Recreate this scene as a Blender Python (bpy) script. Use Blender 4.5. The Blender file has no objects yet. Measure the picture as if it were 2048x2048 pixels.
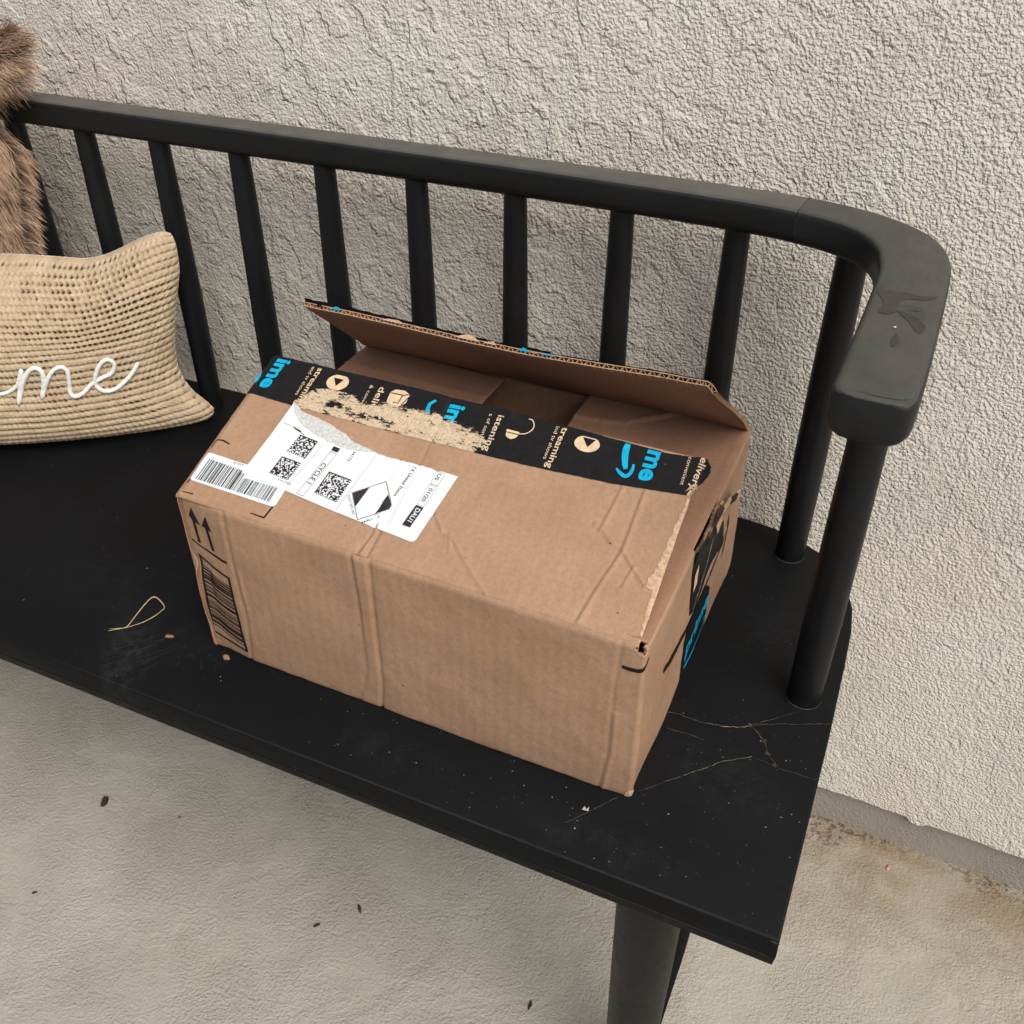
import bpy, bmesh, math, random
import numpy as np
from mathutils import Vector, Matrix, geometry
R = math.radians
random.seed(7); rng = np.random.default_rng(7)
SC = bpy.context.scene
COL = SC.collection

# ------------------------------------------------------------------ camera, sky, sun, exposure
cam_d = bpy.data.cameras.new("camera"); cam = bpy.data.objects.new("camera", cam_d); COL.objects.link(cam)
cam.location = (0, 0, 1.07)
cam.rotation_euler = (R(90 - 36.1), 0, R(24.3))
cam_d.sensor_width = 36; cam_d.lens = 1951 / 2048 * 36
cam_d.clip_start = 0.02; cam_d.clip_end = 200
SC.camera = cam

SUN_EL, SUN_AZ = R(50), R(128)       # azimuth clockwise from +Y: light comes from the front right
world = bpy.data.worlds.new("World"); SC.world = world; world.use_nodes = True
wn = world.node_tree; bg = wn.nodes["Background"]
sky = wn.nodes.new("ShaderNodeTexSky"); sky.sky_type = 'NISHITA'; sky.sun_disc = False
sky.sun_elevation = SUN_EL; sky.sun_rotation = SUN_AZ; sky.dust_density = 5; sky.air_density = 1.0; sky.ozone_density = 0.6
wn.links.new(sky.outputs[0], bg.inputs[0]); bg.inputs[1].default_value = 0.09
sun_d = bpy.data.lights.new("sun", 'SUN'); sun = bpy.data.objects.new("sun", sun_d); COL.objects.link(sun)
sun_d.energy = 2.7; sun_d.angle = R(50); sun_d.color = (1.0, 0.94, 0.85)
dirv = Vector((math.sin(SUN_AZ) * math.cos(SUN_EL), math.cos(SUN_AZ) * math.cos(SUN_EL), math.sin(SUN_EL)))
sun.rotation_euler = dirv.to_track_quat('Z', 'Y').to_euler(); sun.location = dirv * 10
SC.view_settings.view_transform = 'Standard'; SC.view_settings.look = 'None'
SC.view_settings.exposure = 0.17; SC.view_settings.gamma = 1
SC.view_settings.use_curve_mapping = False

# ------------------------------------------------------------------ node helpers
class NT:
    def __init__(s, name, rough=0.6, spec=0.5):
        s.m = bpy.data.materials.new(name); s.m.use_nodes = True
        s.t = s.m.node_tree; s.b = s.t.nodes["Principled BSDF"]
        s.b.inputs["Roughness"].default_value = rough
        s.b.inputs["Specular IOR Level"].default_value = spec
    def n(s, typ, **k):
        nd = s.t.nodes.new("ShaderNode" + typ)
        for a, v in k.items(): setattr(nd, a, v)
        return nd
    def set(s, sock, v):
        if hasattr(v, "is_output") or isinstance(v, bpy.types.NodeSocket): s.t.links.new(v, sock)
        else: sock.default_value = v
    def coord(s, kind="Object"): return s.n("TexCoord").outputs[kind]
    def map(s, vec, scale=(1, 1, 1), rot=(0, 0, 0), loc=(0, 0, 0)):
        m = s.n("Mapping"); s.set(m.inputs[0], vec)
        m.inputs[1].default_value = loc; m.inputs[2].default_value = rot; m.inputs[3].default_value = scale
        return m.outputs[0]
    def noise(s, vec, scale, detail=3, rough=.5, dist=0, out=0):
        m = s.n("TexNoise"); s.set(m.inputs["Vector"], vec)
        m.inputs["Scale"].default_value = scale; m.inputs["Detail"].default_value = detail
        m.inputs["Roughness"].default_value = rough; m.inputs["Distortion"].default_value = dist
        return m.outputs[out]
    def ramp(s, v, pts):
        r = s.n("ValToRGB"); s.set(r.inputs[0], v); e = r.color_ramp.elements
        while len(e) < len(pts): e.new(0.5)
        for q, (p, c) in zip(e, pts):
            q.position = p; q.color = tuple(c) + (1,) if hasattr(c, '__len__') else (c, c, c, 1)
        return r.outputs[0]
    def sm(s, v, a, b, lo=0., hi=1.):
        r = s.n("MapRange"); r.interpolation_type = 'SMOOTHSTEP'
        s.set(r.inputs[0], v); r.inputs[1].default_value = a; r.inputs[2].default_value = b
        r.inputs[3].default_value = lo; r.inputs[4].default_value = hi
        return r.outputs[0]
    def math(s, op, a, b=0.):
        m = s.n("Math", operation=op); s.set(m.inputs[0], a); s.set(m.inputs[1], b); return m.outputs[0]
    def mix(s, f, a, b, blend='MIX'):
        m = s.n("MixRGB", blend_type=blend); s.set(m.inputs[0], f)
        s.set(m.inputs[1], a if not isinstance(a, tuple) else a + (1,)); s.set(m.inputs[2], b if not isinstance(b, tuple) else b + (1,))
        return m.outputs[0]
    def bump(s, h, dist, strength=1., prev=None):
        b = s.n("Bump"); b.inputs["Strength"].default_value = strength; b.inputs["Distance"].default_value = dist
        s.set(b.inputs["Height"], h)
        if prev is not None: s.set(b.inputs["Normal"], prev)
        return b.outputs[0]
    def fin(s, col=None, rough=None, nrm=None):
        if col is not None: s.set(s.b.inputs["Base Color"], col if not isinstance(col, tuple) else col + (1,))
        if rough is not None: s.set(s.b.inputs["Roughness"], rough)
        if nrm is not None: s.set(s.b.inputs["Normal"], nrm)
        return s.m

def mat_stucco():
    k = NT("stucco", .92, .2); c = k.coord()
    p = k.map(c, (1, 1, 1)); rot = k.map(c, (1.0, 1, .78), (0, R(-32), 0))
    worm = k.noise(rot, 44, 2.5, .5, .35); wv = k.sm(worm, .48, .565)
    worm2 = k.noise(rot, 100, 1.5, .5, .4); w2 = k.sm(worm2, .48, .60)
    g1 = k.noise(p, 320, 1.5, .5, .0); g2 = k.noise(p, 600, 1.5, .55, 0)
    sand = k.math('MULTIPLY', k.sm(g1, .34, .66), .62); sand2 = k.math('MULTIPLY', g2, 1.15)
    # the trowelled relief is coarse on the left and fades to a sandier float to the right
    sep = k.n("SeparateXYZ"); k.set(sep.inputs[0], c)
    big = k.noise(p, 2.2, 2)
    xx = k.math('ADD', sep.outputs[0], k.math('MULTIPLY', k.math('SUBTRACT', big, .5), .7))
    zone = k.sm(xx, -.60, .10, 1., .40)
    zone = k.math('MULTIPLY', zone, k.sm(k.noise(p, 14, 3, .6), .32, .55, .35, 1.))
    fine = k.sm(xx, -.7, .1, .62, .95)
    pits = k.sm(k.noise(p, 75, 2, .5, .6), .60, .68, 0., -1.)
    h = k.math('ADD', k.math('MULTIPLY', k.math('ADD', k.math('MULTIPLY', wv, .85), k.math('MULTIPLY', w2, .20)), zone),
               k.math('MULTIPLY', fine, k.math('ADD', k.math('MULTIPLY', sand, 1.0), k.math('MULTIPLY', sand2, .30))))
    h = k.math('ADD', h, k.math('MULTIPLY', pits, .50))
    n = k.bump(h, .0020, .95)
    tint = k.noise(p, 7, 4, .6)
    col = k.ramp(tint, [(.3, (.605, .580, .515)), (.5, (.665, .645, .585)), (.7, (.690, .675, .620))])
    hue = k.noise(p, 3.2, 3, .55)
    col = k.mix(k.math('MULTIPLY', k.sm(hue, .45, .68), .40), col, (.66, .595, .535))
    col = k.mix(k.math('MULTIPLY', k.sm(k.noise(p, 5.0, 4, .6, .8), .56, .74), .30), col, (.46, .44, .40))
    speck = k.sm(k.noise(p, 420, 2, .7), .66, .76)
    col = k.mix(k.math('MULTIPLY', speck, .25), col, (.25, .23, .2))
    return k.fin(col, None, n)

def mat_concrete(foundation=False):
    k = NT("foundation_concrete" if foundation else "concrete", .85, .25); c = k.coord()
    a = k.noise(c, 240, 2, .55, 0); b = k.math('MULTIPLY', k.noise(c, 430, 2, .6), 1.6); patch = k.noise(c, 9, 4, .6, .6)
    amp = k.sm(patch, .34, .6, .5, 1.)
    h = k.math('MULTIPLY', k.math('ADD', a, k.math('MULTIPLY', b, .5)), amp)
    blob = k.sm(k.noise(c, 38, 2, .5, .6), .40, .62)
    h = k.math('ADD', h, k.math('MULTIPLY', blob, .12))
    n = k.bump(h, .0026 if not foundation else .0015, 1.)
    t = k.noise(c, 5.5, 5, .6, .5)
    col = k.ramp(t, [(.30, (.325, .308, .265)), (.52, (.378, .362, .318)), (.72, (.415, .405, .368))])
    if foundation:
        col = k.mix(.6, col, (.27, .25, .22))
    else:
        # brown water stain that runs along the foot of the wall on the right
        sep = k.n("SeparateXYZ"); k.set(sep.inputs[0], c)
        wob = k.math('MULTIPLY', k.math('SUBTRACT', k.noise(c, 9, 5, .65), .5), .22)
        yy = k.math('ADD', sep.outputs[1], wob); xx = k.math('ADD', sep.outputs[0], wob)
        st = k.math('MULTIPLY', k.sm(yy, .66, .86), k.sm(xx, -.12, .10))
        st2 = k.math('MULTIPLY', st, k.sm(k.noise(c, 22, 4, .6), .30, .62, .45, 1.))
        col = k.mix(k.math('MULTIPLY', st2, .70), col, (.215, .150, .085))
        dk = k.math('MULTIPLY', k.sm(yy, .845, .885), k.sm(k.noise(c, 120, 3, .7), .47, .60))
        col = k.mix(k.math('MULTIPLY', k.math('MULTIPLY', dk, k.sm(xx, -.1, .1)), .75), col, (.07, .045, .03))
        red = k.sm(k.noise(c, 4.1, 3, .6, .3), .55, .72)
        col = k.mix(k.math('MULTIPLY', red, .16), col, (.33, .27, .22))
    sp = k.sm(k.noise(c, 330, 2, .6), .68, .76)
    col = k.mix(k.math('MULTIPLY', sp, .5), col, (.13, .11, .09))
    return k.fin(col, None, n)

def mat_black(name="black_paint", base=(.0042, .0050, .0063), rough=.44, grain=(1, 1, 1), wear=True, dusty=0., spec=.28):
    k = NT(name, rough, spec); c = k.coord()
    g = k.map(c, grain)
    gr = k.noise(g, 160, 4, .65); big = k.noise(c, 11, 4, .6, .4)
    col = k.mix(k.math('MULTIPLY', k.sm(big, .4, .7), .35), base, tuple(x * 1.9 for x in base))
    if dusty:
        # weathered grey film that has settled on the upward-facing side
        geo = k.n("NewGeometry"); sp_ = k.n("SeparateXYZ"); k.set(sp_.inputs[0], geo.outputs["True Normal"])
        up = k.sm(sp_.outputs[2], .45, .97)
        film = k.mix(k.sm(k.noise(c, 26, 5, .7), .3, .7), (.080, .080, .073), (.108, .107, .098))
        col = k.mix(k.math('MULTIPLY', up, dusty), col, film)
    if wear:
        v = k.n("TexVoronoi"); k.set(v.inputs["Vector"], c); v.inputs["Scale"].default_value = 210
        d = k.sm(v.outputs[0], .05, .09, 1., 0.)
        pick = k.sm(k.noise(c, 75, 2), .60, .64)
        col = k.mix(k.math('MULTIPLY', k.math('MULTIPLY', d, pick), .35), col, (.16, .16, .155))
    if name == "black_seat_paint":
        def smear(cx, cy, rx, ry, rot, amt):
            vr = k.n("VectorRotate"); vr.rotation_type = 'Z_AXIS'; k.set(vr.inputs["Vector"], c); vr.inputs["Center"].default_value = (cx, cy, 0); vr.inputs["Angle"].default_value = R(rot)
            mp = k.n("VectorMath", operation='SUBTRACT'); k.set(mp.inputs[0], vr.outputs[0]); mp.inputs[1].default_value = (cx, cy, 0)
            ms = k.n("VectorMath", operation='MULTIPLY'); k.set(ms.inputs[0], mp.outputs[0]); ms.inputs[1].default_value = (1 / rx, 1 / ry, 0)
            ln = k.n("VectorMath", operation='LENGTH'); k.set(ln.inputs[0], ms.outputs[0])
            return k.math('MULTIPLY', k.sm(ln.outputs["Value"], .35, 1.1, 1., 0.), amt)
        tex = k.sm(k.noise(k.map(c, (1, 1, 1), (0, 0, R(38))), 90, 5, .75), .38, .68)
        tot = smear(-.575, .432, .026, .060, -35, .40)
        for q in ((-.30, .437, .08, .02, 0, .16), (-.12, .425, .09, .022, 5, .16), (-.05, .52, .07, .04, 20, .15), (-.64, .50, .12, .06, 15, .08), (-.06, .70, .04, .07, 0, .14)):
            tot = k.math('ADD', tot, smear(*q))
        col = k.mix(k.math('MULTIPLY', tot, tex), col, (.032, .036, .041))
    r = k.sm(k.math('ADD', k.math('MULTIPLY', gr, .5), k.math('MULTIPLY', big, .5)), .3, .7, rough - .08, rough + .1)
    n = k.bump(gr, .0004, .5)
    return k.fin(col, r, n)

def mat_card(name, base=(.335, .212, .135), light=(.395, .258, .172), flute=(1, 0), inner=False):
    k = NT(name, .86, .22); uv = k.coord("UV")
    fib = k.noise(k.map(uv, (1, 1, 1)), 900, 3, .7); fib2 = k.noise(uv, 260, 4, .7); big = k.noise(uv, 16, 4, .6, .3)
    col = k.mix(k.sm(big, .3, .7), base, light)
    col = k.mix(k.math('MULTIPLY', k.sm(fib2, .35, .7), .42), col, (base[0] * .74, base[1] * .72, base[2] * .70))
    col = k.mix(k.math('MULTIPLY', k.sm(fib, .55, .75), .25), col, (.55, .38, .25))
    sp = k.sm(k.noise(uv, 300, 1, .5), .765, .79)
    col = k.mix(k.math('MULTIPLY', sp, .55), col, (.10, .05, .03))
    # soft washboard of the flutes under the liner
    w = k.n("TexWave"); w.wave_type = 'BANDS'; w.bands_direction = 'X' if flute[0] else 'Y'
    k.set(w.inputs["Vector"], uv); w.inputs["Scale"].default_value = 125 / 6.2832 * 1.0 * 1.6; w.inputs["Distortion"].default_value = .8
    w.inputs["Detail"].default_value = 1; w.inputs["Detail Scale"].default_value = .6
    h = k.math('ADD', k.math('MULTIPLY', w.outputs["Fac"], .16), k.math('ADD', k.math('MULTIPLY', fib, .35), k.math('MULTIPLY', fib2, .35)))
    n = k.bump(h, .0012, .7)
    return k.fin(col, None, n)

def mat_plain(name, col, rough=.6, spec=.4, var=.12, bump=0., scale=200, space="Object"):
    k = NT(name, rough, spec); c = k.coord(space)
    v = k.noise(c, scale, 3, .6)
    cc = k.mix(k.sm(v, .3, .7), tuple(x * (1 - var) for x in col), tuple(min(1, x * (1 + var)) for x in col))
    return k.fin(cc, None, k.bump(v, bump) if bump else None)

def mat_tape(name, base, tan=(.54, .435, .315)):
    """printed paper tape; the attribute wear says where the face has been torn down to tan fibre"""
    k = NT(name, .5, .22); uv = k.coord("UV")
    a = k.n("Attribute"); a.attribute_name = "wear"
    f1 = k.noise(k.map(uv, (.5, 1.3, 1), (0, 0, R(18))), 190, 5, .78, 1.0); f2 = k.noise(k.map(uv, (1, 1, 1), (0, 0, R(20))), 46, 4, .7, .4)
    f3 = k.noise(k.map(uv, (1, .35, 1), (0, 0, R(-20))), 700, 3, .8)
    f4 = k.noise(k.map(uv, (.45, 1, 1), (0, 0, R(24))), 560, 4, .75, 1.2)
    s = k.math('ADD', k.math('ADD', a.outputs["Fac"], k.math('MULTIPLY', k.math('SUBTRACT', f4, .5), 1.1)), k.math('ADD', k.math('MULTIPLY', k.math('SUBTRACT', f1, .5), 1.5), k.math('MULTIPLY', k.math('SUBTRACT', f2, .5), 1.15)))
    m = k.sm(s, .46, .53)
    tanv = k.mix(k.sm(f3, .35, .65), tuple(x * .72 for x in tan), tuple(x * 1.12 for x in tan))
    b = k.mix(k.sm(k.noise(uv, 120, 4, .7), .35, .75), base, tuple(x * 1.35 + .002 for x in base))
    col = k.mix(m, b, tanv)
    n = k.bump(k.math('ADD', k.math('MULTIPLY', m, .7), k.math('ADD', k.math('MULTIPLY', k.math('MULTIPLY', f3, m), .6), k.math('MULTIPLY', f2, .5))), .0006, .6)
    return k.fin(col, k.sm(m, 0, 1, .48, .95), n)

M = {}
M['stucco'] = mat_stucco(); M['concrete'] = mat_concrete(); M['found'] = mat_concrete(True)
M['black'] = mat_black(); M['seat'] = mat_black("black_seat_paint", (.0032, .0037, .0047), .60, (.12, 1, 1), spec=.16)
M['rail'] = mat_black("black_rail_paint", (.0060, .0066, .0075), .48, (.1, 1, 1), True, .88)
M['arm'] = mat_black("black_arm_paint", (.0085, .0095, .0105), .48, (1, .3, 1), True, .54)
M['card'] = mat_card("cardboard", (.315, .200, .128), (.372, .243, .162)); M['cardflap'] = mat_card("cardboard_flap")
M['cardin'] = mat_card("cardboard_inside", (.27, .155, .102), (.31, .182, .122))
M['cardbody'] = mat_card("cardboard_inside_shaded", (.225, .127, .083), (.262, .152, .101))  # darker copy of the inside kraft; the carton's inner shade is in its colour
M['cardedge'] = mat_plain("cardboard_edge", (.34, .21, .13), .9, .1, .25, .0002, 500)
M['kraft'] = mat_plain("torn_kraft", (.48, .34, .235), .95, .1, .2, .0006, 350)
M['tape'] = mat_tape("black_tape", (.0060, .0060, .0070)); M['tapeb'] = mat_tape("tape_blue_print", (.0, .33, .56)); M['tapet'] = mat_tape("tape_tan_print", (.55, .43, .29))
M['blue'] = mat_plain("blue_ink", (.0, .33, .56), .5, .3, .08)
M['ink'] = mat_plain("black_ink", (.009, .008, .009), .6, .2, .3)
M['ink2'] = mat_plain("label_ink", (.030, .022, .032), .6, .2, .2)
M['inkg'] = mat_plain("grey_ink", (.16, .19, .22), .6, .2, .3)
M['inkm'] = mat_plain("slate_ink", (.05, .065, .085), .6, .2, .3)
M['paper'] = mat_plain("label_paper", (.66, .715, .745), .55, .3, .03, .0001, 60, "UV")
M['greyp'] = mat_plain("torn_paper", (.50, .52, .52), .95, .1, .16, .0006, 380, "UV")
M['scuff'] = mat_plain("scuff", (.050, .050, .048), .7, .2, .3, 0, 400)
M['dark'] = mat_plain("stain", (.027, .026, .023), .42, .4, .2)

# ------------------------------------------------------------------ object helpers
def tag(o, label=None, cat=None, group=None, kind=None):
    if label: o['label'] = label
    if cat: o['category'] = cat
    if group: o['group'] = group
    if kind: o['kind'] = kind
    return o
def empty(name, loc=(0, 0, 0)):
    o = bpy.data.objects.new(name, None); COL.objects.link(o); o.location = loc; o.empty_display_size = .05; return o
def link(name, me, mats, parent=None, smooth=True):
    o = bpy.data.objects.new(name, me); COL.objects.link(o)
    for m in (mats if isinstance(mats, (list, tuple)) else [mats]): me.materials.append(m)
    if smooth and len(me.polygons): me.polygons.foreach_set("use_smooth", [True] * len(me.polygons))
    if parent is not None:
        o.parent = parent; o.location = -Vector(parent.location) if parent.type == 'EMPTY' else (0, 0, 0)
    return o
def bm_obj(name, bm, mats, parent=None, smooth=False, recalc=True):
    if recalc: bmesh.ops.recalc_face_normals(bm, faces=bm.faces)
    me = bpy.data.meshes.new(name); bm.to_mesh(me); bm.free()
    return link(name, me, mats, parent, smooth)
def auto_smooth(o, ang=35):
    me = o.data; me.update()
    me.polygons.foreach_set("use_smooth", [True] * len(me.polygons))
    bm = bmesh.new(); bm.from_mesh(me)
    for e in bm.edges:
        if len(e.link_faces) == 2 and e.calc_face_angle(0) > R(ang): e.smooth = False
    bm.to_mesh(me); bm.free(); return o
def grid_mesh(name, P, uv=None, mask=None, mats=None, parent=None, attr=None, closed=False):
    """P (nu,nv,3) points; mask (nu-1,nv-1) keeps faces"""
    nu, nv = P.shape[:2]
    idx = np.arange(nu * nv).reshape(nu, nv)
    q = np.stack([idx[:-1, :-1], idx[1:, :-1], idx[1:, 1:], idx[:-1, 1:]], -1)
    if mask is not None: q = q[mask]
    q = q.reshape(-1, 4)
    used = np.unique(q); re = -np.ones(nu * nv, int); re[used] = np.arange(len(used)); q = re[q]
    V = P.reshape(-1, 3)[used]
    me = bpy.data.meshes.new(name); me.vertices.add(len(V)); me.vertices.foreach_set("co", V.astype(np.float32).ravel())
    me.loops.add(q.size); me.loops.foreach_set("vertex_index", q.ravel().astype(np.int32))
    me.polygons.add(len(q)); me.polygons.foreach_set("loop_start", np.arange(0, q.size, 4, dtype=np.int32))
    me.update(calc_edges=True); me.validate()
    if uv is not None:
        L = me.uv_layers.new(name="UVMap"); L.data.foreach_set("uv", uv.reshape(-1, 2)[used][q.ravel()].astype(np.float32).ravel())
    if attr is not None:
        for nm, arr in attr.items():
            A = me.attributes.new(nm, 'FLOAT', 'POINT'); A.data.foreach_set("value", arr.reshape(-1)[used].astype(np.float32))
    return link(name, me, mats, parent, True)
def solid(o, t, offset=-1):
    m = o.modifiers.new("thickness", 'SOLIDIFY'); m.thickness = t; m.offset = offset; m.use_even_offset = False; return m
def pdist(u, v, poly):
    d = np.full(np.broadcast(u, v).shape, 1e9)
    for (x0, y0), (x1, y1) in zip(poly[:-1], poly[1:]):
        dx, dy = x1 - x0, y1 - y0; t = np.clip(((u - x0) * dx + (v - y0) * dy) / (dx * dx + dy * dy + 1e-12), 0, 1)
        d = np.minimum(d, np.hypot(u - x0 - t * dx, v - y0 - t * dy))
    return d
def inside(u, v, poly):
    r = np.zeros(np.broadcast(u, v).shape, bool); n = len(poly)
    for i in range(n):
        x0, y0 = poly[i]; x1, y1 = poly[(i + 1) % n]
        if y0 == y1: continue
        c = ((y0 > v) != (y1 > v)) & (u < (x1 - x0) * (v - y0) / (y1 - y0) + x0); r ^= c
    return r
def vnoise(x, y, seed=0, octs=3):
    out = 0; amp = 1; tot = 0
    for o in range(octs):
        rs = np.random.default_rng(seed * 31 + o); T = rs.random((257, 257))
        xi = np.floor(x).astype(int); yi = np.floor(y).astype(int); fx = x - xi; fy = y - yi
        fx = fx * fx * (3 - 2 * fx); fy = fy * fy * (3 - 2 * fy); a = xi % 256; b = yi % 256
        val = (T[a, b] * (1 - fx) + T[a + 1, b] * fx) * (1 - fy) + (T[a, b + 1] * (1 - fx) + T[a + 1, b + 1] * fx) * fy
        out = out + amp * (val - .5) * 2; tot += amp; amp *= .5; x = x * 2.03 + 7; y = y * 2.03 + 3
    return out / tot
def normals(P):
    du = np.gradient(P, axis=0); dv = np.gradient(P, axis=1); n = np.cross(du, dv)
    return n / (np.linalg.norm(n, axis=2, keepdims=True) + 1e-12)
def sstep(x, a, b): t = np.clip((x - a) / (b - a), 0, 1); return t * t * (3 - 2 * t)

def tube(bm, pts, rad, seg=10, cap=True, mat=0, flat=1.):
    rings = []; pts = [Vector(p) for p in pts]; n = len(pts)
    rad = rad if hasattr(rad, '__len__') else [rad] * n
    prev = None
    for i, p in enumerate(pts):
        t = (pts[min(i + 1, n - 1)] - pts[max(i - 1, 0)]).normalized()
        if prev is None:
            a = Vector((0, 0, 1)) if abs(t.z) < .9 else Vector((1, 0, 0)); x = t.cross(a).normalized()
        else: x = (prev - t * prev.dot(t)).normalized()
        prev = x; y = t.cross(x)
        rings.append([bm.verts.new(p + (x * math.cos(2 * math.pi * k / seg) + y * math.sin(2 * math.pi * k / seg) * flat) * rad[i]) for k in range(seg)])
    for a, b in zip(rings[:-1], rings[1:]):
        for k in range(seg):
            f = bm.faces.new((a[k], a[(k + 1) % seg], b[(k + 1) % seg], b[k])); f.material_index = mat
    if cap:
        f = bm.faces.new(rings[0][::-1]); f.material_index = mat; f = bm.faces.new(rings[-1]); f.material_index = mat
def catmull(pts, n=8):
    pts = [np.array(p, float) for p in pts]; P = [2 * pts[0] - pts[1]] + pts + [2 * pts[-1] - pts[-2]]; out = []
    for i in range(1, len(P) - 2):
        for k in range(n):
            t = k / n; a, b, c, d = P[i - 1:i + 3]
            out.append(.5 * ((2 * b) + (-a + c) * t + (2 * a - 5 * b + 4 * c - d) * t * t + (-a + 3 * b - 3 * c + d) * t ** 3))
    out.append(P[-2]); return out

# ---- flat artwork laid on a curved sheet: polygons in sheet millimetres, cut on a grid, then mapped
class Art:
    def __init__(s, cell=.006): s.bm = bmesh.new(); s.cell = cell; s.lay = s.bm.faces.layers.int.new("h")
    def _add(s, vs, faces, mat, h):
        V = [s.bm.verts.new((x, y, h)) for x, y in vs]
        for f in faces:
            try: q = s.bm.faces.new([V[i] for i in f])
            except ValueError: continue
            q.material_index = mat
    def poly(s, pts, mat=0, h=.0003):
        pts = [(x / 1000, y / 1000) for x, y in pts]
        tris = geometry.tessellate_polygon([[Vector((x, y, 0)) for x, y in pts]])
        s._add(pts, tris, mat, h)
    def line(s, pts, w, mat=0, h=.0003):
        pts = [Vector(p) for p in pts]; L = []; Rr = []
        for i, p in enumerate(pts):
            t = (pts[min(i + 1, len(pts) - 1)] - pts[max(i - 1, 0)]).normalized(); n = Vector((-t.y, t.x))
            ww = (w[i] if hasattr(w, '__len__') else w) / 2
            L.append(p + n * ww); Rr.append(p - n * ww)
        n = len(pts)
        s._add([(q.x / 1000, q.y / 1000) for q in L + Rr], [(i, n + i, n + i + 1, i + 1) for i in range(n - 1)], mat, h)
    def text(s, body, p0, p1, size, mat=0, h=.0005, bold=0., fit=True):
        cu = bpy.data.curves.new("t", 'FONT'); cu.body = body; cu.size = 1; cu.offset = bold; cu.resolution_u = 3
        ob = bpy.data.objects.new("t", cu); me = bpy.data.meshes.new_from_object(ob)
        vs = [(v.co.x, v.co.y) for v in me.vertices]; fs = [tuple(p.vertices) for p in me.polygons]
        bpy.data.objects.remove(ob); bpy.data.curves.remove(cu); bpy.data.meshes.remove(me)
        if not vs: return
        x0 = min(v[0] for v in vs); x1 = max(v[0] for v in vs)
        p0 = Vector(p0); p1 = Vector(p1); d = (p1 - p0); Ln = d.length; d.normalize(); up = Vector((-d.y, d.x))
        k = Ln / (x1 - x0)
        out = []
        for x, y in vs:
            q = p0 + d * ((x - x0) * k) + up * (y * size); out.append((q.x / 1000, q.y / 1000))
        s._add(out, fs, mat, h)
    def build(s, name, fn, mats, parent, wear=None):
        bm = s.bm; c = s.cell
        bmesh.ops.remove_doubles(bm, verts=bm.verts, dist=1e-7)
        xs = [v.co.x for v in bm.verts]; ys = [v.co.y for v in bm.verts]
        for ax, lo, hi in ((0, min(xs), max(xs)), (1, min(ys), max(ys))):
            t = math.ceil(lo / c) * c
            while t < hi:
                co = [0, 0, 0]; no = [0, 0, 0]; co[ax] = t; no[ax] = 1
                bmesh.ops.bisect_plane(bm, geom=bm.verts[:] + bm.edges[:] + bm.faces[:], plane_co=co, plane_no=no, dist=1e-7); t += c
        U = np.array([v.co[:] for v in bm.verts]); uvs = {v.index: (0, 0) for v in bm.verts}
        bm.verts.index_update(); L = bm.loops.layers.uv.new("UVMap")
        for f in bm.faces:
            f.normal_update()
            if f.normal.z < 0: f.normal_flip()
            for l in f.loops: l[L].uv = l.vert.co.xy
        Q = fn(U[:, 0], U[:, 1], U[:, 2])
        for v, q in zip(bm.verts, Q): v.co = q
        o = bm_obj(name, bm, mats, parent, False, False)
        if wear is not None:
            A = o.data.attributes.new("wear", 'FLOAT', 'POINT'); A.data.foreach_set("value", wear(U[:, 0] * 1000, U[:, 1] * 1000).astype(np.float32))
        return o

Z0 = 1.07                       # camera height; measured depths below are relative to it
SEAT = Z0 - .62

# ------------------------------------------------------------------ floor and house wall
def sheet(name, x0, x1, y0, y1, z, mat, n=2):
    bm = bmesh.new()
    bmesh.ops.create_grid(bm, x_segments=n, y_segments=n, size=.5)
    for v in bm.verts: v.co = Vector((x0 + (v.co.x + .5) * (x1 - x0), y0 + (v.co.y + .5) * (y1 - y0), z))
    return bm_obj(name, bm, mat, None, False)
tag(sheet("floor", -12, 12, -12, 12, 0, M['concrete'], 4), kind='structure')

WALLP = Vector((.036, .890)); WDIR = Vector((.9995, -.030)).normalized()
wall = empty("house_wall", (0, .9, 0))
tag(wall, "pale textured stucco house wall above a bare concrete footing, behind the black bench", "wall")
def wall_box(name, off, z0, z1, mat, ragged=False):
    """a slab whose front face stands 'off' metres in front of the footing line"""
    nrm = Vector((WDIR.y, -WDIR.x)); nrm = nrm if nrm.y < 0 else -nrm
    bm = bmesh.new(); X = np.arange(-4, 4.0001, .02 if not ragged else .006); back = .25
    zb = []
    for x in X:
        z = z0
        if ragged: z = z0 + .0035 * vnoise(np.array([x * 22]), np.array([3.]), 5, 4)[0] - (.006 if .102 < x < .118 else 0)
        zb.append(z)
    fr = [bm.verts.new((*(WALLP + WDIR * x + nrm * off), z)) for x, z in zip(X, zb)]
    ft = [bm.verts.new((*(WALLP + WDIR * x + nrm * off), z1)) for x in X]
    rb = [bm.verts.new((*(WALLP + WDIR * x - nrm * back), z)) for x, z in zip(X, zb)]
    rt = [bm.verts.new((*(WALLP + WDIR * x - nrm * back), z1)) for x in X]
    for i in range(len(X) - 1):
        bm.faces.new((fr[i], fr[i + 1], ft[i + 1], ft[i])); bm.faces.new((rb[i], rb[i + 1], fr[i + 1], fr[i]))
        bm.faces.new((ft[i], ft[i + 1], rt[i + 1], rt[i])); bm.faces.new((rt[i], rt[i + 1], rb[i + 1], rb[i]))
    bm.faces.new((fr[0], ft[0], rt[0], rb[0])); bm.faces.new((fr[-1], rb[-1], rt[-1], ft[-1]))
    return bm_obj(name, bm, mat, wall)
wall_box("footing", 0, -.05, .075, M['found'])
wall_box("stucco", .010, .064, 3.0, M['stucco'], True)

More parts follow.
